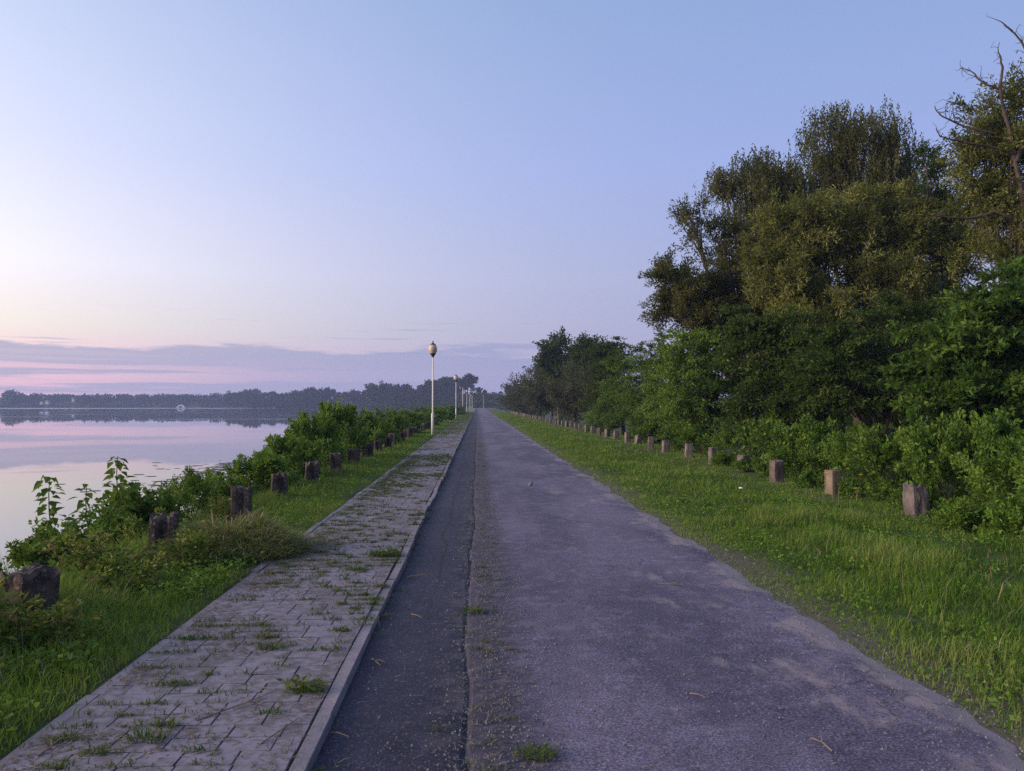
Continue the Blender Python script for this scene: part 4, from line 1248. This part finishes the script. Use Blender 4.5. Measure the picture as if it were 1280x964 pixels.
def twig(px, py, L, az, label, fork=False, r=0.004):
    x, Y = gp(px, py)
    z = 0.060 if x < -0.8 else 0.02
    e_pts = np.array([[0, 0, 0], [0.5 * L * math.cos(az), 0.5 * L * math.sin(az), 0.012], [L * math.cos(az + 0.1), L * math.sin(az + 0.1), 0.004]])
    prt = [tube_arrays(e_pts, [r, r * 0.8, r * 0.5], 5)]
    if fork:
        prt.append(tube_arrays(np.array([e_pts[1], e_pts[1] + [0.35 * L * math.cos(az + 0.7), 0.35 * L * math.sin(az + 0.7), 0.01]]), [r * 0.7, r * 0.4], 5))
        prt.append(tube_arrays(np.array([e_pts[1], e_pts[1] + [0.3 * L * math.cos(az - 0.5), 0.3 * L * math.sin(az - 0.5), 0.02]]), [r * 0.7, r * 0.4], 5))
    V, F, T = joinA(prt)
    o = link('twig', np_mesh('twig', V, F, T + 0.6), M['straw'], None, (x, Y, z))
    tag(o, label, 'twig', 'dry twigs lying about')
twig(376, 804, 0.17, -0.9, 'pale dry stick on the path right of centre')
twig(515, 768, 0.15, -1.0, 'pale straw lying on the dark asphalt strip, upper one')
twig(466, 822, 0.16, -1.2, 'forked straw on the dark asphalt strip by the kerb', True)
twig(416, 912, 0.12, -0.7, 'short straw on the dark asphalt strip near the bottom')
twig(512, 721, 0.24, 0.15, 'dark thin twig across the asphalt strip', False, 0.005)
twig(860, 872, 0.10, -0.9, 'small curved straw alone on the road')
twig(1036, 948, 0.14, 1.8, 'forked reddish twig on the road at the bottom right', True)
twig(822, 733, 0.22, -0.5, 'pale twig lying on the road left of the grass', True)
twig(250, 905, 0.45, 0.8, 'long curved stem lying over the path bricks', True)
twig(330, 935, 0.30, 1.1, 'long dry stem near the bottom of the path')
twig(55, 945, 0.16, 1.4, 'pale broken stem standing on the bottom-left path edge', True)
x, Y = gp(663, 608)
bm = bmesh.new(); bmesh.ops.create_icosphere(bm, subdivisions=2, radius=0.06)
for v in bm.verts:
    v.co *= 1 + 0.35 * mnoise.noise(v.co * 14); v.co.z *= 0.95; v.co.x *= 0.75
    v.co.x += v.co.z * 0.4
me = bpy.data.meshes.new('stone'); bm.to_mesh(me); bm.free()
tag(link('stone', me, M['stone'], None, (x, Y, 0.05)), 'small dark stone lying alone on the road', 'stone')
x, Y = gp(925, 619)
me = np_mesh('scrap', [(-.03, -.02, .1), (.03, -.03, .11), (.03, .02, .12), (0, .03, .11), (-.03, .02, .12), (0, 0, .13)], [[0, 1, 5], [1, 2, 5], [2, 3, 5], [3, 4, 5], [4, 0, 5]])
tag(link('paper_scrap', me, M['litter'], None, (x, Y, 0)), 'tiny white scrap of litter in the right verge grass', 'litter')
# yellow flowers by the square pale post
M['petal'] = rough_mat('yellow petals', (0.62, 0.50, 0.03), (0.7, 0.58, 0.06), 20, 0.6, 0.05)
for px, py, lab in ((1074, 594, 'yellow flower above and right of the square pale post'), (1066, 611, 'yellow flower at the right side of the square pale post'), (1083, 611, 'yellow flower rightmost among the weeds by the square post'), (1031, 592, 'yellow flower left of the square pale post')):
    q = at(px, py, 12.6)
    e = empty('flower', (q[0], 12.6, -0.03)); tag(e, lab, 'flower', 'yellow flowers among the weeds')
    V, F, T = tube_arrays([(0, 0.15, 0), (0.02, 0.05, q[2] * 0.6), (0, 0, q[2] + 0.03)], [0.004, 0.004, 0.003], 4)
    link('stem', np_mesh('stem', V, F), M['stem'], e)
    Vp, Fp = [], []
    for i in range(6):
        a = i * math.pi / 3
        k = len(Vp)
        Vp += [(0, 0, q[2] + 0.03), (0.03 * math.cos(a - .4), 0.03 * math.sin(a - .4) - 0.01, q[2] + 0.045), (0.045 * math.cos(a), 0.045 * math.sin(a) - 0.015, q[2] + 0.05), (0.03 * math.cos(a + .4), 0.03 * math.sin(a + .4) - 0.01, q[2] + 0.045)]
        Fp.append([k, k + 1, k + 2, k + 3])
    link('petals', np_mesh('petals', Vp, Fp), M['petal'], e)

# heap of cut weeds at the left path edge
def heap():
    g = np.random.default_rng(55)
    n = 5200
    u = g.uniform(-1, 1, n); v = g.uniform(-1, 1, n)
    ok = u * u + v * v < 1
    u, v = u[ok], v[ok]
    a = 0.42
    lx, ly = 0.75, 0.62
    x = u * lx * math.cos(a) - v * ly * math.sin(a); y = u * lx * math.sin(a) + v * ly * math.cos(a)
    rr = np.sqrt(u * u + v * v)
    hump = 0.33 * (1 - rr ** 2) * (1 + 0.35 * np.sin(x * 7) * np.sin(y * 6))
    z = np.clip(hump * g.uniform(0.25, 1.0, len(x)), 0, 1)
    P = np.column_stack([x, y, z])
    az = np.arctan2(y, x) + g.normal(0, 1.0, len(x))
    tn = np.where(g.uniform(0, 1, len(x)) < 0.55, g.uniform(0.0, 0.4, len(x)), g.uniform(0.5, 1.0, len(x)))
    A = blade_arrays(P, 0.15, 0.009, g, 1.3, tn, az)
    m = 1600
    idx = g.integers(0, len(x), m)
    B = leaf_arrays(P[idx] + g.normal(0, 0.02, (m, 3)), unit(rsphere(m, g) + [0, 0, -0.2]), 0.07, 0.03, g, g.uniform(0, 0.45, m))
    V, F, T = joinA([A, B])
    o = link('weed_heap', np_mesh('weed_heap', V, F, T), M['hay'], None, (-2.55, 8.15, 0.03))
    tag(o, 'heap of half-dried cut weeds spilling over the left path edge', 'weed heap')
heap()

# tall weeds in the left foreground
fg = [(-3.05, 4.75, 0.8, 0.75, 'yellowing leafy weed in front of the squat post at the left edge'),
      (-3.35, 5.05, 0.9, 0.7, 'dry-stemmed weed clump right in front of the squat post'),
      (-2.75, 5.15, 0.7, 0.45, 'drooping leafy weed right of the squat post'),
      (-3.9, 5.9, 0.9, 0.8, 'leafy weed clump behind the squat post at the left edge'),
      (-2.95, 6.6, 0.75, 0.5, 'low leafy weed clump between the two nearest lake-side posts'),
      (-3.6, 7.3, 0.9, 0.65, 'leafy weed clump left of the lichen-crusted post'),
      (-2.75, 7.4, 0.7, 0.55, 'leafy weed clump right of the lichen-crusted post'),
      (-3.75, 9.0, 0.8, 0.7, 'leafy weed clump behind the cut weed heap'),
      (-3.45, 10.6, 0.6, 0.5, 'small leafy clump beside the hollow forked post')]
M['fg_weed'] = leaf_mat('mixed weeds', [(0.06, 0.12, 0.018), (0.12, 0.19, 0.028), (0.22, 0.24, 0.05), (0.26, 0.20, 0.09)], 0.35)
def fgm(k):
    c_, s_ = bush_mesh(160 + k, 0.42, 0.62, 18, 22, 0.09, 0.085, 0.045, 9)
    c_.materials.append(M['fg_weed']); s_.materials.append(M['straw']); return c_, s_
fgp = [fgm(k) for k in range(3)]
for k, (x, y, s1, s2, lab) in enumerate(fg):
    place_bush('leafy_weed', fgp[k % 3], x, y, s1, lab, 'leafy weeds in the left verge', 'weeds', sz=s2)

# floating weed on the lake
gl = np.random.default_rng(4)
V, F = [], []
for i in range(420):
    t = gl.uniform(0, 1)
    Y = 33 + 16 * t + gl.normal(0, 1.2); X = -11.2 - 2.4 * gl.uniform(0, 1) - 1.8 * t + gl.normal(0, 0.6)
    if gl.uniform() < 0.12: X -= gl.uniform(0, 5)
    r = gl.uniform(0.06, 0.22)
    b = len(V)
    a0 = gl.uniform(0, 6.28)
    for k in range(6):
        a = a0 + k * math.pi / 3
        V.append((X + 1.6 * r * math.cos(a) * gl.uniform(.7, 1.2), Y + r * math.sin(a) * gl.uniform(.7, 1.2), WATER_Z + 0.012))
    F.append([b, b + 1, b + 2, b + 3, b + 4, b + 5])
M['lily'] = rough_mat('floating leaves', (0.05, 0.065, 0.045), (0.09, 0.10, 0.07), 3, 0.45, 0.05)
tag(link('floating_weed', np_mesh('floating_weed', V, np.array(F)), M['lily']), kind='stuff')
# a duck-sized dark clump on the water
reed = []
gr = np.random.default_rng(9)
n = 5200
P = np.column_stack([gr.uniform(-8.3, -5.6, n), 5 + gr.uniform(0, 1, n) * 40])
P = np.column_stack([P, ground_z(P[:, 0], P[:, 1]) - 0.05])
P = P[P[:, 2] < -1.1]
tag(link('bank_grass', np_mesh('bank_grass', *blade_arrays(P, 0.7, 0.012, gr, 0.25, gr.uniform(0.1, 0.7, len(P)))), M['grass']), kind='stuff')

# ------------------------------------------------------------------ far shore
gf = np.random.default_rng(31)
parts = []
for i in range(240):
    x = gf.uniform(-800, -180)
    yy = gf.uniform(868, 925)
    z0 = float(ground_z(x, yy))
    topz = 12.8 if x > -520 else (18.0 if x < -528 and x > -570 else 15.0)
    hgt = topz + gf.normal(0, 0.9) - z0
    nl = 130
    P = np.array([x, yy, z0 + hgt * 0.55]) + rsphere(nl, gf) * (gf.uniform(0.2, 1, nl) ** 0.4)[:, None] * [gf.uniform(4, 7), 4, hgt * 0.46]
    parts.append(leaf_arrays(P, rsphere(nl, gf), 2.4, 1.7, gf, gf.normal(0.4, 0.25, nl)))
for i in range(150):
    x = gf.uniform(-800, -180); yy = gf.uniform(862, 868)
    nl = 50
    P = np.array([x, yy, -0.5]) + rsphere(nl, gf) * [5, 2.5, gf.uniform(1.5, 3.2)]
    P[:, 2] = np.maximum(P[:, 2], -2.0)
    parts.append(leaf_arrays(P, rsphere(nl, gf), 1.8, 1.3, gf, gf.normal(0.5, 0.25, nl)))
V, F, T = joinA(parts)
tag(link('far_forest', np_mesh('far_forest', V, F, T), M['far_leaf']), kind='stuff')

def far_proto(k):
    g = np.random.default_rng(200 + k)
    a = [(0, 0, 0.60, 0.26, 0.26, 0.36, 26, 34, 0.055)]
    for j in range(6):
        th = g.uniform(0, 6.28)
        a.append((0.2 * math.cos(th), 0.2 * math.sin(th), g.uniform(0.35, 0.85), 0.15, 0.15, 0.14, 8, 34, 0.045))
    (V, F, T), c_ = crown_arrays(a, g, 0.075, 0.05, 'bush')
    cm = np_mesh('crown', V, F, T); cm.materials.append(M['far_leaf'])
    V, F, T = joinA([limb((0, 0, -0.05), (0, 0, 0.55), 0.028, 0.012, g)] + [limb((0, 0, 0.3), c_[i], 0.012, 0.004, g) for i in range(0, 40, 4)])
    tm = np_mesh('trunk', V, F, smooth=True); tm.materials.append(M['bark'])
    return cm, tm
fps = [far_proto(k) for k in range(5)]
prof_x = [296, 340, 380, 400, 430, 450, 480, 495, 520, 550, 575, 590, 603]
prof_y = [493, 492, 489, 486, 490, 489, 481, 479, 483, 477, 473, 474, 489]
def far_tree(px, Y, ptop, label, group, k, wide=1.0):
    q = at(px, ptop, Y)
    zb = float(ground_z(q[0], Y))
    H = q[2] - zb
    e = empty('far_tree', (q[0], Y, zb), random.uniform(0, 6.28))
    e.scale = (H * wide, H * wide, H)
    tag(e, label, 'tree', group)
    link('crown', fps[k % 5][0], None, e); link('trunk', fps[k % 5][1], None, e)
k = 0
px = 292.0
while px < 604:
    Y = float(np.interp(px, [290, 400, 500, 600], [800, 650, 540, 440])) + 12
    pt = float(np.interp(px, prof_x, prof_y)) - 1.0 + gf.normal(0, 2.6)
    far_tree(px, Y, pt, 'hazy blue-green tree in the far wood across the lake', 'trees of the far wood across the lake', k, gf.uniform(0.9, 1.25))
    k += 1
    px += gf.uniform(6, 12) * (0.75 + 0.35 * (px - 290) / 310)
for j in range(34):
    px = gf.uniform(296, 600)
    Y = float(np.interp(px, [290, 400, 500, 600], [800, 650, 540, 440])) + gf.uniform(-14, 2)
    pt = float(np.interp(px, prof_x, prof_y)) * 0.4 + 0.6 * 505 + gf.normal(0, 2)
    far_tree(px, Y, pt, 'low bushy tree at the water in front of the far wood', 'low trees on the far shore', j, gf.uniform(1.3, 1.9))
for px, pt, wd, lab in ((617, 490, 1.1, 'left dark tree on the bank at the end of the road'), (626, 489, 1.0, 'middle dark tree on the bank at the end of the road'), (637, 481, 1.0, 'right and tallest dark tree on the bank at the end of the road'), (606, 487, 1.0, 'small dark tree left of the gap at the road end')):
    far_tree(px, 470, pt, lab, 'trees on the bank at the road end', int(px), wd)
# scrub along the water in front of the far wood (stuff)
parts = []
for i in range(420):
    yy = 372 + gf.uniform(0, 1) ** 1.2 * 478
    x = float(shore_x(yy)) + gf.uniform(-1, 16)
    nl = 36
    P = np.array([x, yy, max(float(ground_z(x, yy)), -1.9) + 1.3]) + gf.normal(0, 1, (nl, 3)) * [2.2, 2.2, 1.0]
    P[:, 2] = np.maximum(P[:, 2], -1.95)
    parts.append(leaf_arrays(P, rsphere(nl, gf), 1.2, 0.85, gf, gf.normal(0.5, 0.25, nl)))
V, F, T = joinA(parts)
tag(link('shore_scrub', np_mesh('shore_scrub', V, F, T), M['far_leaf']), kind='stuff')
# shrubs clothing that bank (stuff)
parts = []
for i in range(420):
    x = gf.uniform(-20, 44); yy = gf.uniform(388, 442)
    nl = 40
    P = np.array([x, yy, float(ground_z(x, yy)) + 0.3]) + gf.normal(0, 1, (nl, 3)) * [1.6, 1.6, 0.5]
    parts.append(leaf_arrays(P, rsphere(nl, gf), 0.8, 0.55, gf, gf.normal(0.6, 0.25, nl)))
V, F, T = joinA(parts)
tag(link('bank_scrub', np_mesh('bank_scrub', V, F, T), M['far_leaf']), kind='stuff')

def box_arrays(x0, x1, y0, y1, z0, z1):
    V = np.array([(x, y, z) for z in (z0, z1) for y in (y0, y1) for x in (x0, x1)], float)
    F = np.array([[0, 2, 3, 1], [4, 5, 7, 6], [0, 1, 5, 4], [2, 6, 7, 3], [0, 4, 6, 2], [1, 3, 7, 5]])
    return V, F
def house(px, Y, w, h, label, name='white_house', zb=None, rise=1.2):
    q = at(px, 506, Y)
    z = float(ground_z(q[0], Y)) if zb is None else zb
    e = empty(name, (q[0], Y, z)); tag(e, label, 'house')
    V, F = box_arrays(-w / 2, w / 2, -2, 2, -0.5, h)
    link('wall', np_mesh('wall', V, F), M['white_wall'], e)
    a = w / 2 + 0.3
    V = [(-a, -2.3, h - .1), (a, -2.3, h - .1), (a, 2.3, h - .1), (-a, 2.3, h - .1), (-a, 0, h + rise), (a, 0, h + rise)]
    me = bpy.data.meshes.new('roof'); me.from_pydata(V, [], [(0, 1, 5, 4), (2, 3, 4, 5), (0, 4, 3), (1, 2, 5), (0, 3, 2, 1)]); me.update()
    link('roof', me, M['roof'], e)
    return e
house(59.5, 866, 3.0, 2.6, 'tiny white house across the lake near the left edge', zb=2.6)
house(52.5, 866, 2.4, 1.6, 'tiny white shed left of the white house across the lake', 'white_shed', zb=2.6)
house(92, 866, 1.6, 2.6, 'tiny pale hut further right in the far forest', 'pale_hut', zb=5.4)
house(632, 452, 9.0, 2.2, 'low pale building on the bank at the end of the road', 'pale_building', rise=0.6)
# arched boathouse on the water line
q = at(226, 506, 842)
e = empty('boathouse', (q[0], 842, WATER_Z)); tag(e, 'small pale arched boathouse at the far water line', 'boathouse')
V, F = [], []
for s_, (ro, yy) in enumerate(((3.9, -1), (2.6, -1), (3.9, 3), (2.6, 3))):
    for i in range(13):
        a = math.pi * i / 12
        V.append((ro * math.cos(a), yy, 0.9 * ro * math.sin(a)))
n = 13
for i in range(12):
    F += [[i, i + 1, n + i + 1, n + i], [i, 2 * n + i, 2 * n + i + 1, i + 1], [n + i, n + i + 1, 3 * n + i + 1, 3 * n + i], [2 * n + i, 3 * n + i, 3 * n + i + 1, 2 * n + i + 1]]
link('shell', np_mesh('shell', V, F), M['white_wall'], e)
V, F = box_arrays(-2.6, 2.6, 1.5, 2.5, -0.1, 1.7)
link('door', np_mesh('door', V, F), M['roof'], e)
V, F = box_arrays(-5.6, 5.6, -2.2, 3.2, -0.3, 0.25)
link('jetty', np_mesh('jetty', V, F), M['white_wall'], e)
# white rail on top of the bank
e = empty('guard_rail', (0, 434, 7.0 - 0.03)); tag(e, 'long white rail along the top of the far bank', 'rail')
x0, x1 = at(612, 506, 434)[0], at(646, 506, 434)[0]
V, F = box_arrays(x0, x1, -0.06, 0.06, 0.45, 0.85)
link('rail', np_mesh('rail', V, F), M['white_wall'], e)
for i in range(7):
    xx = x0 + (x1 - x0) * (i + 0.5) / 7
    V, F = box_arrays(xx - 0.08, xx + 0.08, 0.06, 0.2, -0.3, 0.8)
    link('post', np_mesh('post', V, F), M['white_wall'], e)

# ------------------------------------------------------------------ haze
V, F = box_arrays(-1200, 1200, -150, 1300, -5.6, 34)
hz = link('haze', np_mesh('haze', V, F), None)
m = bpy.data.materials.new('haze'); m.use_nodes = True
T_ = NT(m.node_tree)
vol = T_.node('ShaderNodeVolumePrincipled', {'Color': (0.52, 0.64, 1.0, 1), 'Density': 0.00045, 'Anisotropy': 0.0})
T_.node('ShaderNodeOutputMaterial', {'Volume': vol.outputs[0]})
hz.data.materials.append(m)
tag(hz, kind='stuff')
